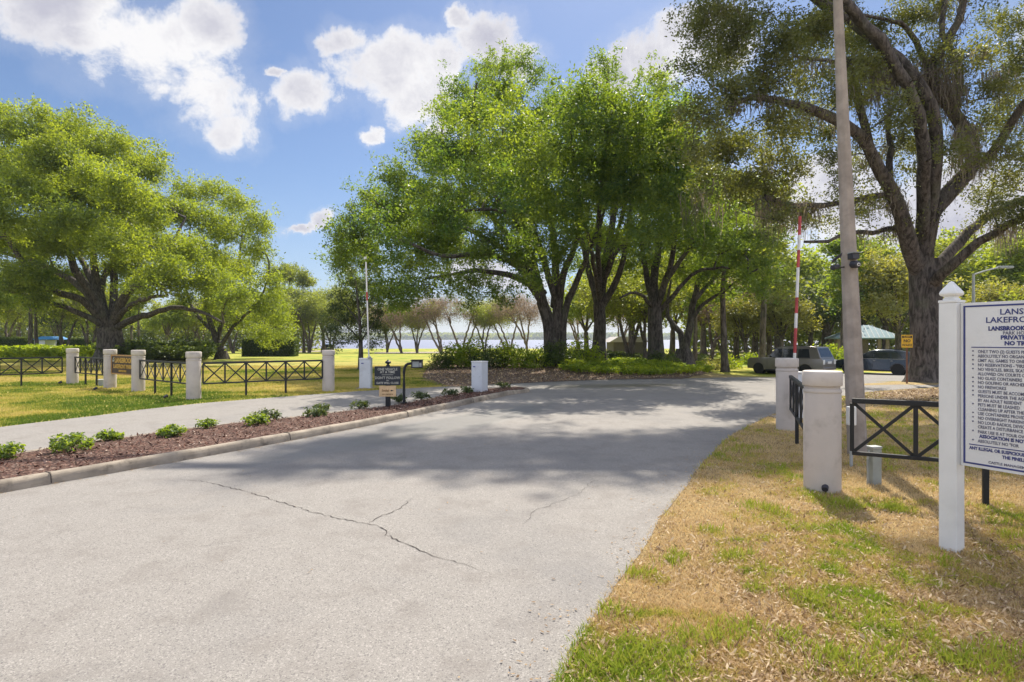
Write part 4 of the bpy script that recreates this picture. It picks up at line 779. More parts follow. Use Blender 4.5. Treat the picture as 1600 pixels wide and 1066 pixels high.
for q in (
    ('m3', 12, 78, 11, 'mossy grey tree at the far edge behind the fern bank'), ('s1', 47, 56, 12, 'slim twin-stemmed tree left of the blue canopy'), ('s2', 58, 60, 11, 'slim tree right up against the blue canopy'), ('m3', 105, 62, 9, 'leaning brown-trunked tree right of the blue canopy'), ('m3', 135, 70, 10, 'mossy tree between the canopy and the spreading oak trunk'), ('b3', 90, 100, 10, 'dark low tree behind the blue canopy'), ('b1', 30, 105, 14, 'grey-green tree far behind the fern bank'), ('b2', 150, 95, 10, 'yellow-green tree glimpsed left of the spreading oak trunk'),
    ('s2', 205, 72, 9, 'slim tree just right of the spreading oak trunk'), ('s1', 218, 70, 10, 'grey slim tree left of the water gap'), ('b2', 261, 84, 8.2, 'small round yellow-green tree standing before the water gap'), ('m3', 300, 88, 9, 'mossy tree right of the water gap'), ('m1', 318, 92, 9, 'brownish mossy tree left of the leaning thin trunk'), ('m3', 365, 96, 10, 'mossy tree behind the clipped hedge'), ('m3', 410, 100, 11, 'mossy tree above the right half of the clipped hedge'),
    ('s1', 432, 104, 15, 'tall pine-like tree standing just past the hedge'), ('s1', 452, 108, 15.5, 'tallest pine-like tree on the lake shore'), ('m3', 446, 100, 10, 'low mossy tree under the pine-like trees'), ('s1', 475, 104, 14, 'pine-like tree right of the tallest pine-like tree'), ('m3', 483, 100, 12, 'wide mossy tree left of the small dark tree'), ('b1', 505, 106, 12, 'grey-green tree right behind the small dark tree'), ('m3', 520, 98, 10, 'mossy tree half hidden by the small dark tree'), ('b3', -60, 80, 12, 'dark tree beyond the end of the far fence')): plant_tree(q[0], q[1], q[2], q[3], q[4], WEST)
# far woods as one mass each
def wood(name, x0, x1, y0, y1, h, n, size, lm, label, seed=1):
    x = RNG.uniform(x0, x1, n); y = RNG.uniform(y0, y1, n); hh = h * (.55 + .6 * vnoise(x, y, (x1 - x0) / 26)); z = gz(x, y) + hh * RNG.random(n) ** .75
    o = link(name, leaf_mesh(name, np.stack([x, y, z], 1), size, M[lm], RNG.normal(.4, .2, n) + .3 * (vnoise(x, y, 4) - .5), .4, .6)); tag(o, label, 'woodland', kind='stuff'); return o
wood('far_wood', -2600, 2600, 2030, 2200, 24, 60000, 14, 'lf_far', 'hazy band of woodland on the far side of the lake')
wood('far_wood', 34, 130, 104, 116, 15, 60000, .75, 'lf_far', 'green mass of woodland behind the park trees')
wood('far_wood', -130, -42, 118, 126, 9, 40000, .6, 'lf_far', 'green woodland mass closing the lawn on the far side')

# ------------------------------------------------------------------ ferns, shrubs, hedge, groundcover
def frondbank(name, pts, n, h, size, lm, label, cat='groundcover', seed=0, lumps=1.2):
    poly = [G(*p) if not isinstance(p[0], float) else p for p in pts]; xs_ = [p[0] for p in poly]; ys_ = [p[1] for p in poly]
    x = RNG.uniform(min(xs_), max(xs_), n * 3); y = RNG.uniform(min(ys_), max(ys_), n * 3); k = inpoly(x, y, poly); x, y = x[k][:n], y[k][:n]; n = len(x)
    # arching fronds: 7 leaflet pairs along a bent rib
    a = RNG.random(n) * 6.283; hh = h * (.55 + .7 * vnoise(x, y, lumps)) * RNG.uniform(.7, 1.1, n); reach = hh * RNG.uniform(.4, 1.1, n); C = []; T = []; st = RNG.normal(.45, .2, n) + .6 * (vnoise(x, y, 1.7) - .5)
    for s in np.linspace(.25, 1, 8):
        z = gz(x, y) + hh * (1.9 * s - 1.0 * s * s) ; r = reach * s ** 1.3
        for _ in range(2):
            C.append(np.stack([x + np.cos(a) * r + RNG.normal(0, .05, n), y + np.sin(a) * r + RNG.normal(0, .05, n), z + RNG.normal(0, .03, n)], 1)); T.append(st + RNG.normal(0, .08, n))
    return tag(link(name, leaf_mesh(name, np.concatenate(C), size, M[lm], np.concatenate(T), .9, .36)), label, cat, kind='stuff')
frondbank('groundcover', ((880, 584), (930, 587), (1010, 588), (1085, 586), (1112, 580), (1105, 573), (1060, 569), (980, 567), (900, 569), (876, 575)), 5200, .42, .13, 'fern', 'bright yellow-green fern groundcover in front of the tree trunks')
frondbank('groundcover', ((880, 569), (1100, 567), (1100, 559), (880, 559)), 2600, .75, .17, 'hedge', 'dark leafy groundcover round the tree feet behind the bright ferns')
frondbank('groundcover', (G(-40, 566), G(60, 566), G(160, 565), G(160, 556), G(60, 555), G(-60, 556)), 5200, 1.05, .24, 'fern', 'bright green fern bank behind the far end of the fence')
frondbank('groundcover', (G(165, 567), G(240, 567), G(322, 566), G(330, 558), G(240, 556), G(165, 556)), 5200, 1.35, .26, 'hedge', 'dark green fern bank under the spreading oak')
frondbank('groundcover', (G(1120, 560), G(1150, 560), G(1150, 556), G(1120, 556)), 300, .5, .15, 'fern', 'little patch of ground plants by the slim straight tree')
def leafbush(px, D, w, h, label, lm, size, n, cat='shrub', name='shrub', group=None, yoff=0, spiky=0):
    x = (px - CX) / FP * D; z = gzf(x, D); tb = Tubes(); C = []; T = []
    for i in range(7):
        a = RNG.random() * 6.3; e = np.array([x + math.cos(a) * w * .35, D + math.sin(a) * w * .35, z + h * RNG.uniform(.5, .9)]); tb.add([(x, D, z - .03), (x * .7 + e[0] * .3, D * .7 + e[1] * .3, z + h * .4), e], .02 * max(.5, h), .006, 5, .3)
    k = max(8, n // 22); d = RNG.normal(0, 1, (k, 3)); d /= np.linalg.norm(d, axis=1)[:, None]; d[:, 2] = np.abs(d[:, 2]); r = RNG.uniform(.45, 1.05, k)[:, None]
    S = np.array([x, D, z + h * .12]) + d * r * np.array([w / 2, w / 2, h * .85]); st = RNG.normal(.45, .2, k)
    C = (S[:, None] + RNG.normal(0, 1, (k, 22, 3)) * size * np.array([1.1, 1.1, .8])).reshape(-1, 3); T = np.repeat(st, 22) + RNG.normal(0, .12, k * 22)
    C[:, 2] = np.maximum(C[:, 2], z + .02)
    root = empty(name, (x, D, z), 0, label, cat, group); o = np.array((x, D, z)); tb.V = [v - o for v in tb.V]
    link('stem', tb.mesh('stem', M['bark_far']), root); link('foliage', leaf_mesh('foliage', C - o, size, M[lm], T, .5, .42), root); return root
SH = 'shrubs along the bed in the middle'
for q in ((690, 30, 1.5, 1.0, 'low dark shrub at the lawn end of the planted bed', 'hedge', .13, 1300), (715, 31, 1.7, 1.35, 'leafy shrub second from the lawn end of the bed', 'fern', .16, 1300), (738, 30.5, 1.6, 1.7, 'tallest yellow-green shrub of the planted bed', 'fern', .17, 1300), (765, 30, 1.9, 1.25, 'rounded mid-green shrub right of the tallest shrub', 'hedge', .16, 1400),
          (790, 30.5, 1.8, 1.45, 'shrub with a thin upright shoot in the planted bed', 'fern', .16, 1300), (815, 30, 1.9, 1.05, 'low yellowish shrub left of the big trunk', 'fern', .15, 1300), (838, 29.5, 1.5, 1.0, 'small leafy shrub nearly touching the big trunk', 'fern', .14, 1000), (868, 30.4, 2.2, 1.4, 'dark dense shrub wrapped around the foot of the big trunk', 'hedge', .13, 2600), (912, 32, 2.3, 1.5, 'spiky palmetto shrub between the big trunk and the second', 'fern', .2, 1100), (1036, 31.5, 1.7, .95, 'dark shrub at the foot of the third trunk', 'hedge', .13, 1300)): leafbush(*q[:5], q[5], q[6], q[7], group=SH)
for q in ((1302, 45, 3.2, 1.9, 'bright leafy shrub between the two parked cars', 'fern', .22, 1600), (1260, 58, 3, 1.8, 'dark shrub behind the roof of the bronze grey car', 'hedge', .22, 900), (1175, 52, 2.4, 1.0, 'low shrub on the grass behind the bonnet of the bronze grey car', 'fern', .2, 700), (1140, 44, 1.8, .9, 'low leafy plant right of the slim straight tree', 'fern', .17, 700), (1118, 42, 2, .9, 'low whitish leafy plant left of the slim straight tree', 'lf_pale', .15, 700), (1600, 26, 5, 4.2, 'big leafy shrub behind the notice board', 'lf_far', .22, 3500), (235, 48, 5, 1.8, 'large dark shrub in the fern bank under the spreading oak', 'hedge', .26, 2400), (300, 50, 4.4, 1.9, 'dark shrub at the end of the fern bank nearest the leaning trunk', 'hedge', .26, 2000), (270, 56, 3, 1.2, 'small bright shrub beyond the fern bank', 'fern', .22, 700), (322, 60, 3.5, 1.2, 'low bright plant behind the leaning thin trunk', 'fern', .22, 700)): leafbush(*q[:5], q[5], q[6], q[7])
def hedge():
    for (px, D, w, h, dp, lab) in ((423, 62, 5.3, 1.95, 2.0, 'clipped box-shaped hedge standing on the far lawn'), (24, 74, 4.0, 2.2, 2.0, 'clipped hedge behind the ferns left of the twin-stemmed tree'), (112, 76, 5.5, 2.2, 2.0, 'clipped hedge right of the blue canopy')):
        x = (px - CX) / FP * D; z = gzf(x, D); n = 14000; f = RNG.random((n, 3)) - .5; ax = RNG.choice(3, n, p=[.22, .39, .39]); sg = np.sign(RNG.random(n) - .5); f[np.arange(n), ax] = sg * .5
        f[:, 2] = np.where((ax == 2), .5, f[:, 2]); q = f * [w, dp, h]; cr = np.sign(q) * np.minimum(np.abs(q), np.array([w, dp, h]) / 2 - .15) ; dq = q - cr; l = np.linalg.norm(dq, axis=1)[:, None] + 1e-6; q = cr + dq / l * np.minimum(l, .15)
        q += RNG.normal(0, .05, q.shape); q[:, 2] = np.maximum(q[:, 2] + h / 2, .02)
        root = empty('hedge', (x, D, z), .12 if px == 423 else 0, lab, 'hedge')
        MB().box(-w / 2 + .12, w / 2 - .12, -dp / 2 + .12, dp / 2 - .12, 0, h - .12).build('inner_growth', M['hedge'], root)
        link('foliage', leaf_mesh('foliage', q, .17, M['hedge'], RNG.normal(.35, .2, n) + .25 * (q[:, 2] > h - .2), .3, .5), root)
hedge()
# island plants
IP = 'low plants set out along the island'
spots = [(4, 722, 1.0, 'low plant at the near end of the island strip'), (112, 712, 1.15, 'broad low plant in the island opposite the pillar fence'), (172, 692, .7, 'flat low plant close to the rear kerb of the island'), (262, 688, .5, 'tiny plant in the mulch, third from the near end'), (274, 686, .75, 'small bushy plant near the widest mulch'), (322, 672, .6, 'sparse plant by the rear kerb of the island'),
         (416, 660, .9, 'spreading plant set toward the rear kerb'), (402, 669, .8, 'fresh green plant right in front of another'), (492, 655, .8, 'plant in the middle of the island before the black sign'), (502, 646, .6, 'small plant tucked near the rear kerb before the sign'), (562, 641, .75, 'dark green plant left of the black sign post'), (622, 631, .7, 'leafy plant between the sign post and the keypad post'), (658, 627, .75, 'round plant right of the keypad post'), (703, 621, .7, 'plant midway between keypad post and pale cabinet'), (728, 617, .7, 'plant hugging the pale cabinet'), (786, 611, .75, 'dark plant at the rounded island tip')]
for (px, py, s, lab) in spots:
    gx, gy = G(px, py - 1); gx = (px - CX) / FP * gy; w = .36 * s * (1 + .02 * gy); h = .16 * s * (1 + .03 * gy)
    root = empty('island_plant', (gx, gy, float(mz(gx, gy)[0]) + .01), 0, lab, 'plant', IP); k = int(30 * s) + 6; a = RNG.random(k) * 6.28; r = w * .5 * np.sqrt(RNG.random(k)); S = np.stack([np.cos(a) * r * 1.3, np.sin(a) * r, h * RNG.uniform(.25, 1, k) * (1 - (r / w) ** 2)], 1)
    C = (S[:, None] + RNG.normal(0, .028, (k, 14, 3))).reshape(-1, 3); C[:, 2] = np.maximum(C[:, 2], .01); tb = Tubes()
    for p in S[:14]: tb.add([(0, 0, -.02), (p[0] * .5, p[1] * .5, p[2] * .7), tuple(p)], .006, .003, 4, .1)
    link('stem', tb.mesh('stem', M['bark_far']), root); link('foliage', leaf_mesh('foliage', C, .062, M['lf_c' if gy < 11 else 'lf_d'], RNG.normal(.5, .25, len(C)) + .2, .8, .6), root)

# ------------------------------------------------------------------ pillars and fences
def make_pillar():
    root = empty('pillar', (0, 0, 0), 0)
    MB().lathe([(.185, -.1), (.190, -.0), (.190, 1.135), (.186, 1.145), (.178, 1.15), (.178, 1.175)], 48).build('shaft', M['stucco'], root, smooth=True)
    MB().lathe([(.181, 1.1755), (.198, 1.180), (.203, 1.19), (.203, 1.325), (.197, 1.337), (.184, 1.343), (0, 1.347)], 48).build('cap', M['stucco_pale'], root, smooth=True)
    MB().lathe([(.1905, 1.098), (.1945, 1.104), (.1945, 1.128), (.1905, 1.134)], 48).build('neck_ring', M['stucco'], root, smooth=True)
    return root
PIL = [(3.50, 6.42, 'nearest pale round pillar, beside the white sign post and lamp pole'), (5.17, 10.7, 'pale round pillar in front of the striped gate arm by the drive'), (-5.97, 18.5, 'pale pillar at the exit lane end of the longest far fence, next to the gate cabinet'), (-8.98, 16.05, 'pale pillar nearest the exit lane, between two far fence panels'), (-12.15, 18.5, 'pale pillar right of the brown and gold sign'), (-13.95, 19.75, 'pale pillar left of the brown and gold sign'), (-16.8, 21.75, 'farthest pale pillar, where the outermost fence begins')]
p0 = make_pillar(); index_kids()
for i, (x, y, lab) in enumerate(PIL):
    o = p0 if i == 0 else copy_tree(p0); o.location = (x, y, gzf(x, y)); o.rotation_euler = (0, 0, i * .9); tag(o, lab, 'pillar', 'round pillars of the park entrance')
def fence(a, b, label, np_=6, posts=(2, 4)):
    a = Vector(a); b = Vector(b); d = b - a; L = d.length; rz = math.atan2(d.y, d.x); s = L / np_; root = empty('fence', (a.x, a.y, gzf(a.x, a.y)), rz, label, 'fence', 'black cross-braced fence sections')
    K = M['black']; z0, z1 = .43, .985
    MB().box(0, L, -.028, .028, z1, z1 + .055).build('rail', K, root, bevel=.004); MB().box(0, L, -.021, .021, z0 - .022, z0 + .019).build('rail', K, root, bevel=.004)
    for i in range(np_ + 1):
        if i in posts: MB().box(s * i - .026, s * i + .026, -.0265, .0265, -.1, z1 - .0005).build('post', K, root, bevel=.004)
        else: MB().box(s * i - .021, s * i + .021, -.0165, .0165, z0 + .0195, z1 - .0005).build('upright', K, root, bevel=.003)
    for i in range(np_):
        m = MB(); e = .02; m.bar((s * i + e, -.004, z0 + .02), (s * (i + 1) - e, -.004, z1), .011, .034); m.bar((s * i + e, .0075, z1), (s * (i + 1) - e, .0075, z0 + .02), .011, .034); m.build('cross_brace', K, root)
    return root
fence((3.80, 6.36), (6.9, 4.70), 'nearest black fence section running behind the white notice board', 6)
fence((5.10, 10.42), (3.60, 6.72), 'black fence section seen end-on between the two right-hand pillars', 6)
fence((-8.80, 16.2), (-6.12, 18.35), 'longest-looking black fence section facing the drive in the middle of the lawn', 6)
fence((-11.98, 18.32), (-9.16, 16.15), 'black fence section between the sign pillar and the pillar nearest the lane', 6)
fence((-16.6, 21.62), (-14.12, 19.9), 'black fence section left of the brown sign, between the two farthest pillars', 6)
fence((-17.0, 21.5), (-19.3, 18.8), 'outermost black fence section beyond the farthest pillar', 6)

# ------------------------------------------------------------------ lettering
def text_mesh(rows, name, m, parent, depth=.0015):
    """rows: (string, x, z, size, bold offset, align, x-scale)"""
    V = []; F = []; n = 0; dg = None
    bm = bmesh.new()
    for (st, x, z, size, off, al, xs_) in rows:
        cu = bpy.data.curves.new('t', 'FONT'); cu.body = st; cu.size = size; cu.offset = off; cu.align_x = al; cu.resolution_u = 2; cu.extrude = depth / 2
        ob = bpy.data.objects.new('t', cu); COL.objects.link(ob); bpy.context.view_layer.update(); me = bpy.data.meshes.new_from_object(ob.evaluated_get(bpy.context.evaluated_depsgraph_get()))
        me.transform(Matrix.Translation((x, 0, z)) @ Matrix.Rotation(math.pi / 2, 4, 'X') @ Matrix.Diagonal((xs_, 1, 1, 1))); bm.from_mesh(me)
        bpy.data.objects.remove(ob); bpy.data.meshes.remove(me); bpy.data.curves.remove(cu)
    me = bpy.data.meshes.new(name); bm.to_mesh(me); bm.free(); me.materials.append(m); return link(name, me, parent)

# ------------------------------------------------------------------ white notice board
def notice():
    a = Vector((3.575, 4.53)); d = Vector((.17, -.32)).normalized(); rz = math.atan2(d.y, d.x); root = empty('notice_board', (a.x, a.y, 0), rz, 'white park rules notice board with navy lettering on white square posts', 'sign')
    W = .80; zb, zt = .70, 1.985
    for x in (-.0655, W + .0655):
        p = MB().box(x - .0635, x + .0635, -.0635, .0635, -.15, 1.99).build('post', M['white'], root, bevel=.006)
        c = MB(); c.box(x - .0665, x + .0665, -.0665, .0665, 1.9902, 2.012)
        prof = [(.050, 2.0122), (.050, 2.026), (.040, 2.032), (.040, 2.040), (.066, 2.052), (.071, 2.066), (.066, 2.082), (.052, 2.105), (.034, 2.130), (.014, 2.160), (0, 2.168)]
        c2 = MB(); M4 = Matrix.Translation((x, 0, 0)) @ Matrix.Rotation(math.pi / 4, 4, 'Z')
        c.lathe([(r * 1.25, z) for r, z in prof], 4, (0, 0, 0)); vs = c.bm.verts[-0:] if False else [v for v in c.bm.verts if v.co.z > 2.0121]
        bmesh.ops.transform(c.bm, matrix=M4, verts=vs); c.build('finial', M['white'], p, bevel=.004)
    MB().box(.0005, W - .0005, -.012, .012, zb, zt).build('panel', M['board'], root, bevel=.002)
    f = MB(); e = .022; t = .013; y0, y1 = -.0145, -.0122
    f.box(e, W - e, y0, y1, zt - e - t, zt - e); f.box(e, W - e, y0, y1, zb + e, zb + e + t); f.box(e, e + t, y0, y1, zb + e + t, zt - e - t); f.box(W - e - t, W - e, y0, y1, zb + e + t, zt - e - t)
    f.box(.075, W - .075, y0, y1, 1.633, 1.640); f.box(.060, W - .060, y0, y1, .873, .880); f.build('border', M['navy'], root)
    cx = W / 2; H = [('LANSBROOK', cx, 1.885, .066, .0012, 'CENTER', 1.15), ('LAKEFRONT PARK', cx, 1.825, .062, .0012, 'CENTER', 1.12), ('LANSBROOK', .185, 1.766, .044, .0022, 'LEFT', .86), ('PRIVATE', cx, 1.700, .050, .003, 'CENTER', 1.0), ('NO TRESPASSING', cx + .085, 1.656, .046, .003, 'CENTER', 1.0)]
    H = [(a_, b_, c_, d_, e_, 'LEFT' if f_ == 'LEFT' else f_, g_) for a_, b_, c_, d_, e_, f_, g_ in H]
    H[0] = ('LANSBROOK', .256, 1.885, .060, .0010, 'LEFT', 1.0); H[1] = ('LAKEFRONT', .168, 1.825, .060, .0010, 'LEFT', 1.0); H[3] = ('PRIVATE', .262, 1.698, .042, .002, 'LEFT', .95); H[4] = ('NO TRESPASSING', .285, 1.655, .042, .002, 'LEFT', .95)
    H += [('ASSOCIATION IS NOT', .128, .936, .036, .0016, 'LEFT', .80), ('ANY ILLEGAL OR SUSPICIOUS', .062, .838, .034, .0014, 'LEFT', .76), ('THE PINELLAS', .272, .800, .034, .0014, 'LEFT', .80)]
    text_mesh([(a_, b_, c_, d_, e_, f_, g_) for a_, b_, c_, d_, e_, f_, g_ in H], 'heading_letters', M['navy'], root).location.y = -.0135
    Z = np.linspace(1.590, .893, 19); rows = [('ONLY TWO (2) GUESTS PER', 1), ('ABSOLUTELY NO ORGANIZED', 1), ('LIMIT ALL GAMES TO ONE', 1), ('NO RESERVATIONS - "FIRST', 1), ('NO VEHICLES, BIKES, SKATES', 1), ('ALLOWED ON COURTS OR', 0), ('NO GLASS CONTAINERS', 1), ('NO GOLFING OR ARCHERY', 1), ('NO FIREWORKS', 1), ('GUESTS MUST BE ACCOMPANIED', 1), ('PERSONS UNDER THE AGE', 1), ('BY AN ADULT RESIDENT', 0), ('PETS MUST BE LEASHED', 1), ('CLEANING UP AFTER THE', 0), ('USE CONTAINERS PROVIDED', 1), ('NO OVERNIGHT PARKING', 1), ('NO LOUD RADIOS, DEVICES', 1), ('CREATE A DISTURBANCE', 0), ('PARK USE IS AT YOUR OWN', 1)]
    Z = [1.592 - .0343 * i for i in range(19)]; Z[18] = Z[18] - .004; T = []
    for (s_, bl), z in zip(rows, Z):
        T.append((s_, .118, z, .0335, .0006, 'LEFT', .73))
        if bl: T.append(('\u2022', .078, z, .045, .0006, 'LEFT', 1))
    T += [('ABSOLUTELY NO "FOR', .118, .899, .0335, .0006, 'LEFT', .73), ('\u2022', .078, .899, .045, .0006, 'LEFT', 1), ('PARK HOURS', .275, 1.733, .036, .0006, 'LEFT', .85), ('CASTLE MANAGEMENT', .185, .748, .026, .0006, 'LEFT', 1.0)]
    text_mesh(T, 'rule_letters', M['grey_text'], root).location.y = -.0135
notice()

# ------------------------------------------------------------------ brown and gold entrance sign
def brown_sign():
    a = Vector((-13.78, 19.62)); b = Vector((-12.32, 18.62)); d = b - a; L = d.length; root = empty('entrance_sign', (a.x, a.y, 0), math.atan2(d.y, d.x), 'brown entrance sign with gold lettering hung between two pillars', 'sign')
    MB().box(0, L, -.03, .03, .50, 1.17).build('panel', M['brown'], root, bevel=.004)
    f = MB(); f.box(0, L, -.042, -.0305, 1.125, 1.17); f.box(0, L, -.042, -.0305, .50, .545); f.box(0, .04, -.042, -.0305, .5455, 1.1245); f.box(L - .04, L, -.042, -.0305, .5455, 1.1245); f.build('frame', M['goldrim'], root)
    text_mesh([('LANSBROOK', L / 2 + .08, .905, .235, .006, 'CENTER', .98), ('LAKEFRONT PARK', L / 2, .715, .185, .005, 'CENTER', .92), ('PRIVATE PARK', L / 2, .595, .09, .003, 'CENTER', 1)], 'letters', M['gold'], root, .008).location.y = -.036
    e = MB(); e.prism([(.10, .93), (.13, 1.00), (.19, 1.07), (.27, 1.09), (.22, 1.05), (.17, 1.01), (.15, .93)], -.038, -.031); e.prism([(.17, .93), (.20, .98), (.26, 1.02), (.23, .96), (.215, .93)], -.038, -.031); e.build('leaf_emblem', M['textw'], root)
brown_sign()
# ------------------------------------------------------------------ island sign, keypad, cabinets, gate arms
def island_sign():
    x, y = -3.05, 14.0; root = empty('island_sign', (x, y, .07), R(3), 'black instruction sign over a small beige board on a black island post', 'sign')
    MB().box(-.055, .055, -.055, .055, -.1, .96).build('post', M['black'], root, bevel=.005)
    MB().lathe([(.05, .9605), (.05, .99), (.028, 1.00), (.028, 1.02), (.062, 1.035), (.078, 1.06), (.062, 1.085), (.03, 1.10), (.02, 1.12), (0, 1.125)], 20).build('finial', M['black'], root, smooth=True)
    MB().box(-.315, .315, -.085, -.0555, .50, .965).build('board', M['slate'], root, bevel=.004); MB().box(-.205, .205, -.075, -.0555, .22, .49).build('lower_board', M['beige'], root, bevel=.008)
    text_mesh([('ONE VEHICLE', 0, .865, .082, .002, 'CENTER', .95), ('AT A TIME', 0, .795, .082, .002, 'CENTER', .95), ("DON'T FOLLOW", 0, .655, .085, .002, 'CENTER', .95), ('OR', 0, .605, .04, .001, 'CENTER', 1), ('GATE WILL CLOSE', 0, .535, .068, .002, 'CENTER', .95)], 'letters', M['textw'], root, .003).location.y = -.0868
    MB().box(-.14, .14, -.0872, -.0853, .752, .762).build('divider', M['textw'], root)
    text_mesh([('Smile!', -.05, .345, .075, .002, 'CENTER', 1), ('on camera', 0, .265, .062, .001, 'CENTER', 1)], 'lower_letters', M['brownt'], root, .003).location.y = -.0768
    MB().box(.075, .115, -.0780, -.0753, .352, .385).box(.1155, .14, -.0780, -.0753, .361, .377).build('camera_mark', M['black'], root)
island_sign()
def keypad():
    x, y = -2.80, 14.75; root = empty('keypad_post', (x, y, float(mz(x, y)[0]) + .005), 0, 'black gooseneck keypad post curving over the island mulch', 'keypad post')
    MB().tube([(0, 0, -.1), (0, 0, .5), (0, 0, .82), (.015, 0, .92), (.05, 0, .99), (.10, 0, 1.025), (.17, 0, 1.035), (.22, 0, 1.035)], .035, 14).build('pipe', M['black'], root, smooth=True)
    MB().box(-.07, .07, -.07, .07, 0, .02).build('base_plate', M['black'], root, bevel=.004)
    MB().box(.20, .48, -.09, .09, .92, 1.115).build('housing', M['dark'], root, bevel=.012); MB().box(.19, .49, -.15, .10, 1.1155, 1.135).build('hood', M['black'], root, bevel=.006)
    MB().box(.235, .40, -.094, -.0905, .945, 1.09).build('screen', M['grey'], root, bevel=.002)
    b = MB()
    for i in range(3):
        for j in range(3): b.box(.415 + i * .019, .428 + i * .019, -.095, -.0905, .96 + j * .036, .984 + j * .036)
    b.build('keys', M['plate'], root)
keypad()
def cabinet(x, y, rz, label, z0=0, h=1.02, arm=None, base=True):
    root = empty('gate_cabinet', (x, y, z0), rz, label, 'gate cabinet', 'white gate operator cabinets'); w = .19
    m = MB(); m.prism([(-w, .0), (w, 0), (w, h - .05), (-w, h - .05)], -w, w); m.build('body', M['cabinet'], root, bevel=.012)
    l = MB(); l.box(-w - .012, w + .012, -w - .012, w + .012, h - .0495, h - .012); l.build('lid', M['white'], root, bevel=.012)
    MB().box(-w + .03, w - .03, -w - .006, -w - .0005, .06, h - .12).build('door', M['cabinet'], root, bevel=.002)
    MB().box(-.12, -.04, -w - .009, -w - .0065, h - .20, h - .17).build('badge', M['bluebadge'], root); MB().cyl((w - .06, -w - .012, h * .5), (w - .06, -w - .0065, h * .5), .012, n=12).build('lock', M['galv'], root)
    if base: MB().box(-w - .12, w + .12, -w - .12, w + .12, -.05, .035).build('plinth', M['kerb'], root, bevel=.01)
    return root
def gate_arm(x, y, lean, L, label, z0=.92, stripes=True, rz=0):
    root = empty('barrier_gate', (x, y, 0), rz, label, 'barrier gate', 'raised barrier gates'); ca, sa = math.cos(lean), math.sin(lean)
    def pt(s, o=0): return (sa * s + ca * o, 0, z0 + ca * s - sa * o)
    segs = 14 if stripes else 14
    wh = MB(); rd = MB(); s0 = 0
    cut = ((.0, .42, 0), (.42, 1.00, 1), (1.00, 1.35, 0), (1.35, 1.72, 1), (1.72, 2.42, 0), (2.42, 2.83, 1), (2.83, 3.18, 0), (3.18, 3.62, 1)) if stripes else ((0, 2.0, 0), (2.0, 2.3, 1), (2.3, 3.35, 0))
    for a_, b_, k in cut: (rd if k else wh).bar(pt(a_ * L), pt(b_ * L), .068, .035)
    wh.build('arm', M['armw'], root, bevel=.003); rd.build('red_band', M['red'], root, bevel=.003)
    MB().cyl((0, -.0, z0), (0, .12, z0), .055, n=16).build('hub', M['galv'], root)
    MB().box(-.012, .012, -.024, -.0186, 0, .09, Matrix.Translation(pt(2.1 * L))).build('tag', M['black'], root) if stripes else None
    if not stripes: MB().cyl(pt(3.35, -.02), pt(3.42, -.02), .05, n=12).build('tip_lamp', M['plate'], root)
cabinet(-5.02, 19.55, R(4), 'white gate cabinet on a concrete plinth beyond the exit lane', 0, 1.06); cabinet(-1.02, 17.95, R(-28), 'white gate cabinet standing in the island mulch near the tip', .04, .98, base=False)
cabinet(5.98, 12.2, R(10), 'white gate cabinet hidden behind the pillar with the striped arm', 0, 1.02)
gate_arm(5.94, 11.98, R(2.2), .9, 'red and white striped gate arm raised behind the right-hand pillar', 1.03)
gate_arm(-4.86, 19.33, R(-1.8), .97, 'white gate arm with one red band raised beside the far cabinet', 1.07, False)

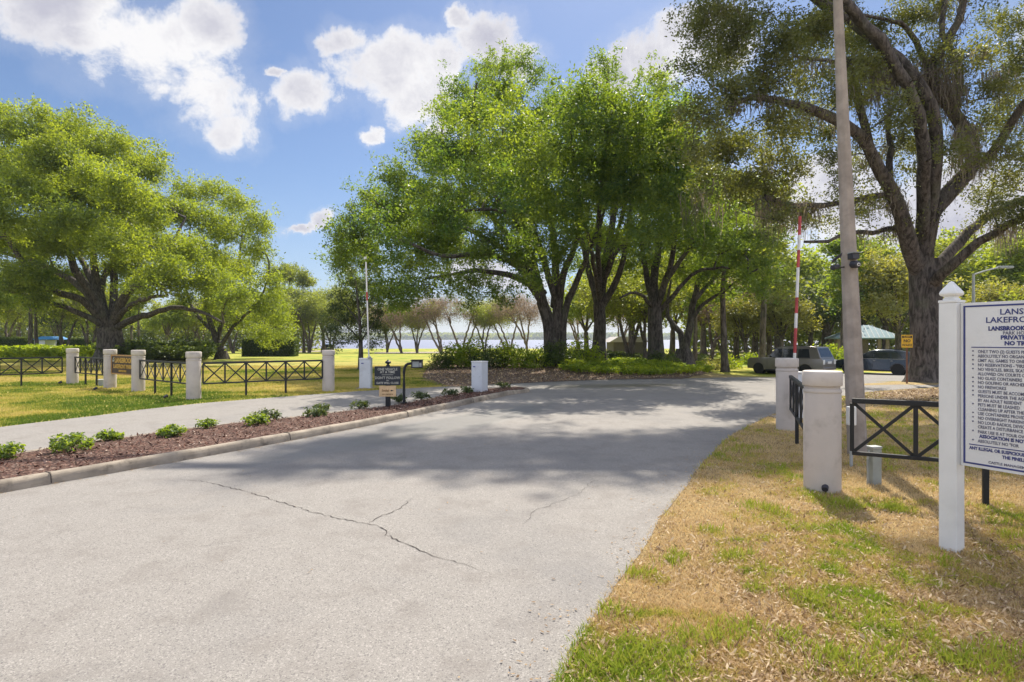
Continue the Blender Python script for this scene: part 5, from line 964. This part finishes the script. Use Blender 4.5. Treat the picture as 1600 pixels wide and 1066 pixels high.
# ------------------------------------------------------------------ concrete lamp pole with cameras
def pole():
    b = P(1340, 712, 8.4); b[2] = 0; t = P(1309, 0, 8.4); dirv = (t - b) / t[2]; root = empty('lamp_pole', tuple(b), 0, 'tall tapered concrete lamp pole leaning slightly beside the nearest pillar', 'lamp pole')
    H = 9.5; m = MB(); n = 8; rings = []
    for z, r in ((-.3, .134), (0, .132), (1.7, .120), (6.7, .064), (H, .046)):
        c = dirv * z; rings.append([m.bm.verts.new((c[0] + r * 1.02 * math.cos(math.pi / 8 + k * math.pi / 4), c[1] + r * 1.02 * math.sin(math.pi / 8 + k * math.pi / 4), z)) for k in range(n)])
    for A, B in zip(rings, rings[1:]):
        for i in range(n): j_ = (i + 1) % n; m.bm.faces.new((A[i], A[j_], B[j_], B[i]))
    m.bm.faces.new(rings[-1]); m.build('shaft', M['concrete'], root, bevel=.012)
    top = dirv * H; a = MB(); a.tube([tuple(top + [0, 0, -.2]), tuple(top + [-.3, -.1, .2]), tuple(top + [-1.4, -.3, .35])], .03, 10); a.build('arm', M['galv'], root, smooth=True)
    MB().box(-.35, .1, -.12, .12, -.05, .05, Matrix.Translation(top + np.array([-1.55, -.33, .35]))).build('lamp_head', M['grey'], root, bevel=.03)
    def q(px, py, dd=-.16): v = P(px, py, 8.4 + dd) - b; return v
    o = q(1334, 401, -.13); M4 = Matrix.Translation(o)
    c = empty('security_camera', tuple(b + o), R(8), 'round lens security camera under a grey box facing the drive on the lamp pole', 'camera', 'cameras on the lamp pole')
    MB().box(-.055, .055, -.05, .06, -.04, .045).build('box', M['dark'], c, bevel=.006); MB().box(-.065, .065, -.085, .06, .0455, .056).build('hood', M['grey'], c, bevel=.004)
    s = MB(); s.cyl((0, .03, -.11), (0, -.085, -.125), .055, .050, 20); s.build('eyeball', M['dark'], c, bevel=.012, smooth=True); MB().cyl((.004, -.0855, -.125), (.004, -.094, -.126), .024, n=20).build('lens_ring', M['plate'], c); MB().cyl((.004, -.0945, -.126), (.004, -.098, -.1265), .012, n=16).build('lens', M['black'], c)
    o2 = q(1318, 417, -.08); c2 = empty('security_camera', tuple(b + o2), 0, 'bullet camera with a small tilted panel reaching out on an arm from the lamp pole', 'camera', 'cameras on the lamp pole')
    MB().tube([(.03, .04, .0), (-.06, -.03, -.01), (-.12, -.06, .0)], .010, 8).build('arm', M['black'], c2, smooth=True)
    MB().cyl((-.10, -.04, .005), (-.23, -.12, -.03), .034, .038, 16).build('camera_body', M['dark'], c2, bevel=.006, smooth=True)
    MB().box(-.09, .09, -.004, .004, -.05, .05, Matrix.Translation((-.14, -.07, .115)) @ Matrix.Rotation(R(-38), 4, 'Y') @ Matrix.Rotation(R(60), 4, 'X')).build('solar_panel', M['dark'], c2); MB().tube([(-.16, -.08, .02), (-.15, -.075, .10)], .007, 6).build('stalk', M['black'], c2)
pole()
# utility pedestal, meter box, ground lights
def small_things():
    x, y = G(1366, 757); r = empty('utility_post', (x, y, 0), .2, 'grey-green utility stub post under the near fence rail', 'utility post'); MB().box(-.06, .06, -.045, .045, -.1, .42).build('body', M['grey'], r, bevel=.006); MB().box(-.066, .066, -.051, .051, .4205, .45).build('lid', M['galv'], r, bevel=.006); MB().tube([(-.09, 0, -.05), (-.09, 0, .3), (-.075, 0, .38), (-.06, 0, .40)], .012, 8).build('conduit', M['galv'], r, smooth=True)
    x, y = P(1330, 660, 7.6)[:2]; r = empty('junction_box', (x, y, 0), 0, 'small white conduit box just behind the nearest pillar', 'junction box'); MB().box(-.05, .05, -.04, .04, .55, .80).build('box', M['white'], r, bevel=.01); MB().cyl((0, 0, -.1), (0, 0, .5495), .02, n=12).build('conduit', M['galv'], r, smooth=True)
    GL = 'ground spotlights at the entrance'
    for (px, py, D, lab) in ((1290, 772, 0, 'tiny dark spotlight at the foot of the nearest pillar'), (93, 601, 0, 'small brown spotlight in the grass by the farthest pillar'), (148, 611, 0, 'small dark spotlight below the brown sign'), (258, 624, 0, 'small dark spotlight left of the pillar nearest the lane')):
        x, y = G(px, py); r = empty('ground_light', (x, y, gzf(x, y)), .3, lab, 'spotlight', GL); MB().cyl((0, 0, -.05), (0, 0, .05), .012, n=8).build('stake', M['black'], r); MB().cyl((-.03, -.02, .055), (.045, .05, .10), .032, .045, 14).build('lamp_head', M['dark'], r, bevel=.004, smooth=True)
    x, y = G(175, 602); r = empty('utility_box', (x - .1, y - .4, 0), .4, 'small grey box with a pale lid in front of the left sign pillar', 'utility box'); MB().box(-.09, .09, -.07, .07, -.05, .22).build('body', M['grey'], r, bevel=.01); MB().box(-.105, .105, -.085, .085, .2205, .25).build('lid', M['white'], r, bevel=.01)
    # yellow sign on rusty post
    x, y = P(1417, 600, 20.0)[:2]; z = gzf(x, y); r = empty('warning_sign', (x, y, z), R(-22), 'yellow warning sign on a thin rusty post beside the oak trunk', 'sign'); MB().box(-.03, .03, -.02, .02, -.1, 1.75).build('post', M['rust'], r, bevel=.004); MB().box(-.19, .19, -.028, -.0205, 1.33, 1.80).build('plate', M['yellow'], r, bevel=.003); MB().box(-.165, .165, -.0305, -.0285, 1.685, 1.765).build('band', M['black'], r)
    r.scale = (.88, .88, .95); text_mesh([('SLOW', 0, 1.698, .085, .002, 'CENTER', 1)], 'band_letters', M['yellow'], r, .002).location.y = -.0318; text_mesh([('NO', 0, 1.53, .15, .004, 'CENTER', 1), ('WAKE', 0, 1.38, .12, .003, 'CENTER', 1)], 'letters', M['black'], r, .002).location.y = -.0300
    # curved street lamp behind the board
    x, y = P(1521, 500, 30)[:2]; z = gzf(x, y); r = empty('street_lamp', (x, y, z), 0, 'thin grey street lamp with a long side arm rising behind the notice board', 'street lamp'); MB().cyl((0, 0, -.1), (0, 0, 5.5), .09, .06, 12).build('pole', M['galv'], r, smooth=True); MB().tube([(0, 0, 5.45), (.6, 0, 5.65), (1.3, 0, 5.82)], .035, 8).build('arm', M['galv'], r, smooth=True); MB().box(1.3, 2.05, -.12, .12, 5.78, 5.90).build('lamp_head', M['grey'], r, bevel=.03)
small_things()

# ------------------------------------------------------------------ pavilion, building, canopy
def pavilion():
    D = 58; x = (1349 - CX) / FP * D; z = gzf(x, D); root = empty('pavilion', (x, D, z), R(-20), 'open picnic pavilion with a pale teal ribbed metal roof beyond the parked cars', 'pavilion')
    W, Dp, e, r = 3.1, 2.6, 2.45, 3.75; bm = MB(); v = [bm.bm.verts.new(p) for p in ((-W, -Dp, e), (W, -Dp, e), (W, Dp, e), (-W, Dp, e), (-.5, 0, r), (.5, 0, r), (-W, -Dp, e - .12), (W, -Dp, e - .12), (W, Dp, e - .12), (-W, Dp, e - .12))]
    for f in ((0, 1, 5, 4), (1, 2, 5), (2, 3, 4, 5), (3, 0, 4), (0, 6, 7, 1), (1, 7, 8, 2), (2, 8, 9, 3), (3, 9, 6, 0), (6, 9, 8, 7)): bm.bm.faces.new([v[i] for i in f])
    rf = bm.build('roof', M['teal'], root); s = MB()
    for i in range(15):
        x0 = -W + .1 + i * (2 * W - .2) / 14; k = max(0, min(1, (W - abs(x0)) / (W - .5))); s.bar((x0, -Dp, e + .02), (x0, -Dp + Dp * k, e + (r - e) * k + .02), .045)
    for i in range(11):
        y0 = -Dp + .1 + i * (2 * Dp - .2) / 10; k = 1 - abs(y0) / Dp; s.bar((W, y0, e + .02), (W - (W - .5) * k, y0, e + (r - e) * k + .02), .045)
    s.build('roof_seam', M['galv'], rf)
    for px_, py_ in ((-2.6, -2.1), (2.6, -2.1), (2.6, 2.1), (-2.6, 2.1), (.9, -2.1)): MB().box(px_ - .15, px_ + .15, py_ - .15, py_ + .15, 0, e - .125).build('column', M['tan'], root)
    MB().box(-2.4, .7, 1.2, 1.3, 0, e - .13).build('back_wall', M['tan'], root); MB().box(-1.0, 1.2, -.5, .3, .70, .76).box(-.9, -.8, -.3, .1, 0, .6995).box(1.0, 1.1, -.3, .1, 0, .6995).build('counter', M['stucco'], root)
pavilion()
def far_buildings():
    D = 80; x = (977 - CX) / FP * D; z = gzf(x, D); root = empty('restroom_building', (x, D, z), .1, 'low distant building with a pale pitched roof behind the crooked trees', 'building'); MB().box(-2.2, 2.2, -1.8, 1.8, 0, 2.0).build('wall', M['darkwall'], root); MB().prism([(-2.9, 2.0005), (2.9, 2.0005), (1.6, 2.75), (-1.6, 2.75)], -2.2, 2.2).build('roof', M['roofpale'], root); MB().box(-.45, .45, -1.83, -1.801, .02, 1.9).build('door', M['rust'], root)
    D = 70; x = (81 - CX) / FP * D; z = gzf(x, D); root = empty('canopy_shelter', (x, D, z), 0, 'small white kiosk under a bright blue canopy beyond the fern bank', 'kiosk'); MB().box(-1.2, -.2, -.8, .8, 0, 1.88).build('wall', M['white'], root)
    for a, b in ((-1.35, -.9), (1.25, -.9), (1.25, .9), (-1.35, .9)): MB().cyl((a, b, 0), (a, b, 1.95), .04, n=8).build('leg', M['white'], root)
    MB().prism([(-1.5, 1.951), (1.45, 1.951), (.6, 2.3), (-.4, 2.34)], -1.1, 1.1).build('canopy', M['blue'], root)
far_buildings()

# ------------------------------------------------------------------ cars
def wheel(parent, x, y, r, side):
    t = MB(); t.lathe([(r * .62, -.11), (r * .93, -.115), (r, -.08), (r, .08), (r * .93, .115), (r * .62, .11)], 28); w = t.build('wheel', M['tyre'], parent, smooth=True); w.location = (x, y, r); w.rotation_euler = (math.pi / 2, 0, 0)
    q = MB(); q.lathe([(r * .64, -.09), (r * .64, .09), (r * .58, .10), (r * .56, .04), (.0, .03)], 24)
    for k in range(10): a = k * 2 * math.pi / 10; q.bar((0, 0, .065), (math.cos(a) * r * .58, math.sin(a) * r * .58, .085), .035, .03)
    q.cyl((0, 0, .03), (0, 0, .095), .05, n=12); o = q.build('rim', M['rim'], w)
    if side > 0: o.rotation_euler = (math.pi, 0, 0)
def car(x, y, rz, paint, label, boxy=True, L=4.95, H=1.84):
    """nose towards +x, left side is +y"""
    root = empty('parked_car', (x, y, gzf(x, y)), rz, label, 'car', 'cars parked in the park'); W = .97; r = .38; fa, ra = L / 2 - .86, -L / 2 + 1.02
    def arch(cx): return [(cx + .44 * math.cos(a), .34 + .44 * math.sin(a)) for a in np.linspace(0, math.pi, 11)] if True else 0
    bl = 1.10 if boxy else 1.02
    nose = [(L / 2 - .02, .36), (L / 2, .55), (L / 2 - .02, .86), (L / 2 - .10, .98)] if boxy else [(L / 2 - .04, .32), (L / 2, .50), (L / 2 - .05, .76), (L / 2 - .16, .86)]
    hood = [(L / 2 - .35, 1.06), (.92, bl + .02)] if boxy else [(L / 2 - .45, .96), (.95, bl)]
    tail = [(-L / 2 + .10, bl), (-L / 2 + .02, .95), (-L / 2, .60), (-L / 2 + .02, .40), (-L / 2 + .14, .34)] if boxy else [(-L / 2 + .10, bl), (-L / 2 + .02, .86), (-L / 2 + .01, .58), (-L / 2 + .06, .36)]
    out_ = nose + hood + tail + [(ra - .44, .34)] + arch(ra)[::-1][1:] + [(ra + .44, .30), (fa - .44, .30)] + arch(fa)[::-1][1:] + [(fa + .44, .34)]
    m = MB(); m.prism(out_, -W, W); bm = m.bm; bmesh.ops.triangulate(bm, faces=[f for f in bm.faces if len(f.verts) > 4])
    for v in bm.verts:
        k = min(1, max(0, abs(v.co.x) - (L / 2 - .6)) / .6); v.co.y *= (1 - .13 * k * k) * (1 - .05 * max(0, (v.co.z - .7) / .5)) * (1 - .03 * max(0, (.6 - v.co.z) / .4))
    m.build('body', M[paint], root, bevel=.035, seg=3, smooth=True)
    # greenhouse
    if boxy: gh = [(1.02, bl), (.42, H - .10), (.22, H - .03), (-L / 2 + .75, H), (-L / 2 + .42, H - .03), (-L / 2 + .12, bl)]
    else: gh = [(1.12, bl), (.30, H - .10), (.0, H - .02), (-L / 2 + 1.5, H), (-L / 2 + .62, H - .09), (-L / 2 + .40, H - .13), (-L / 2 + .16, bl)]
    def hw(z): return .92 - .17 * (z - bl) / (H - bl)
    m = MB(); m.prism(gh, -1, 1)
    for v in m.bm.verts: v.co.y *= hw(v.co.z)
    m.build('roof', M[paint], root, bevel=.03, seg=3, smooth=True)
    # glass: side panes, windscreen, rear window laid 6 mm proud of the cabin
    zt = H - .16; zl = bl + .03
    wins = ([(.90, .52, .06, .06), (.01, .01, -.90, -.90), (-.96, -.96, -1.72, -1.60)] if boxy else [(.94, .40, .04, .04), (-.01, -.01, -.92, -.86), (-.98, -.92, -1.62, -1.25)])
    for sd in (1, -1):
        for (a, b, c_, d_) in wins:
            w = MB(); pts = [(a, zl), (b, zt), (d_, zt), (c_, zl)]
            o1 = [w.bm.verts.new((px_, sd * (hw(z_) + .006), z_)) for px_, z_ in pts]; o2 = [w.bm.verts.new((px_, sd * (hw(z_) - .02), z_)) for px_, z_ in pts]
            w.bm.faces.new(o1); w.bm.faces.new(o2[::-1])
            for i in range(4): j_ = (i + 1) % 4; w.bm.faces.new((o1[j_], o1[i], o2[i], o2[j_]))
            w.build('window', M['glass'], root)
        tr = MB(); tr.box(-1.75, .95, sd * (hw(zl) + .004) - .006, sd * (hw(zl) + .004) + .006, bl - .005, bl + .016); tr.build('window_trim', M['chrome'] if not boxy else M['dark'], root)
        st = MB(); st.box(ra + .50, fa - .50, sd * .955 - .03, sd * .955 + .03, .26, .34); st.build('sill', M['dark'], root, bevel=.01)
        mr = MB(); mr.box(.80, .92, sd * .95 - (.0 if sd > 0 else .18), sd * .95 + (.18 if sd > 0 else .0), bl + .02, bl + .16); mr.build('mirror', M[paint], root, bevel=.03)
        for (a, b) in ((.06, 0), (-.90, 0)): MB().box(a - .17, a - .02, sd * .962 - .008, sd * .962 + .008, bl - .13, bl - .10).build('door_handle', M['chrome'], root)
        ln = MB()
        for a in (1.0, .04, -.93): ln.box(a - .005, a + .005, sd * .9735 - .002, sd * .9735 + .002, .42, bl - .03)
        ln.box(-1.4, .0, sd * (hw(H) * .92) - .015, sd * (hw(H) * .92) + .015, H + .001, H + .03); ln.build('roof_rail', M['dark'], root)
        if boxy: tl = [(-L / 2 - .012, -L / 2 + .02, .74, 1.02, .60, .83)]
        else: tl = [(-L / 2 - .012, -L / 2 + .10, .80, .94, .52, .84)]
        for (x0, x1, z0, z1, ya, yb) in tl: t = MB(); t.box(x0, x1, min(sd * ya, sd * yb), max(sd * ya, sd * yb), z0, z1); t.build('tail_lamp', M['tail'] if not boxy else M['plate'], root, bevel=.015)
        h = MB(); h.box(L / 2 - .10, L / 2 + .006, min(sd * .55, sd * .80), max(sd * .55, sd * .80), .72, .90); h.build('headlight', M['lens'], root, bevel=.02)
        for ax in (fa, ra): wheel(root, ax, sd * .86, r, sd)
        for ax in (fa, ra): w = MB(); w.cyl((ax, sd * .60, .36), (ax, sd * .74, .36), .43, n=24); w.build('wheel_arch_liner', M['tyre'], root)
    def slant(pts, ya, yb, nm):
        w = MB(); (xa, za), (xb, zb_) = pts; n_ = Vector((zb_ - za, 0, xa - xb)).normalized() * (.008 if xa > 0 else -.008) * (1 if xa > 0 else 1)
        n_ = Vector((abs(n_.x) * (1 if xa > 0 else -1), 0, abs(n_.z)))
        q = [Vector((xa, -ya, za)), Vector((xa, ya, za)), Vector((xb, yb, zb_)), Vector((xb, -yb, zb_))]; o1 = [w.bm.verts.new(p + n_) for p in q]; o2 = [w.bm.verts.new(p - n_) for p in q]
        w.bm.faces.new(o1); w.bm.faces.new(o2[::-1])
        for i in range(4): j_ = (i + 1) % 4; w.bm.faces.new((o1[j_], o1[i], o2[i], o2[j_]))
        w.build(nm, M['glass'], root)
    g0, g1 = gh[0], gh[1]; slant(((g0[0] * .92 + g1[0] * .08, g0[1] * .92 + g1[1] * .08), (g0[0] * .08 + g1[0] * .92, g0[1] * .08 + g1[1] * .92)), .80, .70, 'windscreen')
    g0, g1 = gh[-1], gh[-2]; slant(((g0[0] * .88 + g1[0] * .12, g0[1] * .88 + g1[1] * .12), (g0[0] * .12 + g1[0] * .88, g0[1] * .12 + g1[1] * .88)), .76, .68, 'rear_window')
    MB().box(-L / 2 - .014, -L / 2 - .002, -.26, .26, .78, .92).build('number_plate', M['plate'], root, bevel=.003)
    MB().box(-L / 2 - .05, -L / 2 + .12, -.82, .82, .38, .56).build('rear_bumper', M[paint] if boxy else M['dark'], root, bevel=.03, smooth=True)
    MB().box(L / 2 - .06, L / 2 + .012, -.42, .42, .62, .88).build('grille', M['dark'], root, bevel=.01)
    MB().box(-L / 2 + .5, L / 2 - .5, -.8, .8, .22, .298).build('underbody', M['tyre'], root)
cx_, cy_ = P(1234, 560, 37.0)[:2]; car(cx_, cy_, math.atan2(.80, -.60), 'carg', 'boxy bronze grey four-wheel drive parked behind the striped arm', True)
cx_, cy_ = P(1372, 560, 37.5)[:2]; car(cx_, cy_, math.atan2(.74, -.67), 'carb', 'dark blue estate-style car parked between the lamp pole and the oak trunk', False, 4.7, 1.62)
cx_, cy_ = P(511, 546, 112)[:2]; car(cx_, cy_, R(115), 'carb', 'tiny dark car far off by the lake beyond the lawn', False, 4.6, 1.6)

# ------------------------------------------------------------------ air: a closed, even haze
def haze():
    m = bpy.data.materials.new('haze_air'); m.use_nodes = True; t = NT(m.node_tree)
    v = t.n('ShaderNodeVolumePrincipled', i_Color=(.80, .87, 1.0, 1), i_Density=.00020); v.inputs['Anisotropy'].default_value = .2
    t.n('ShaderNodeOutputMaterial', i_Volume=v.outputs[0]); o = MB().box(-4700, 4700, -80, 5700, -6, 60).build('haze', m); tag(o, kind='stuff')
haze()
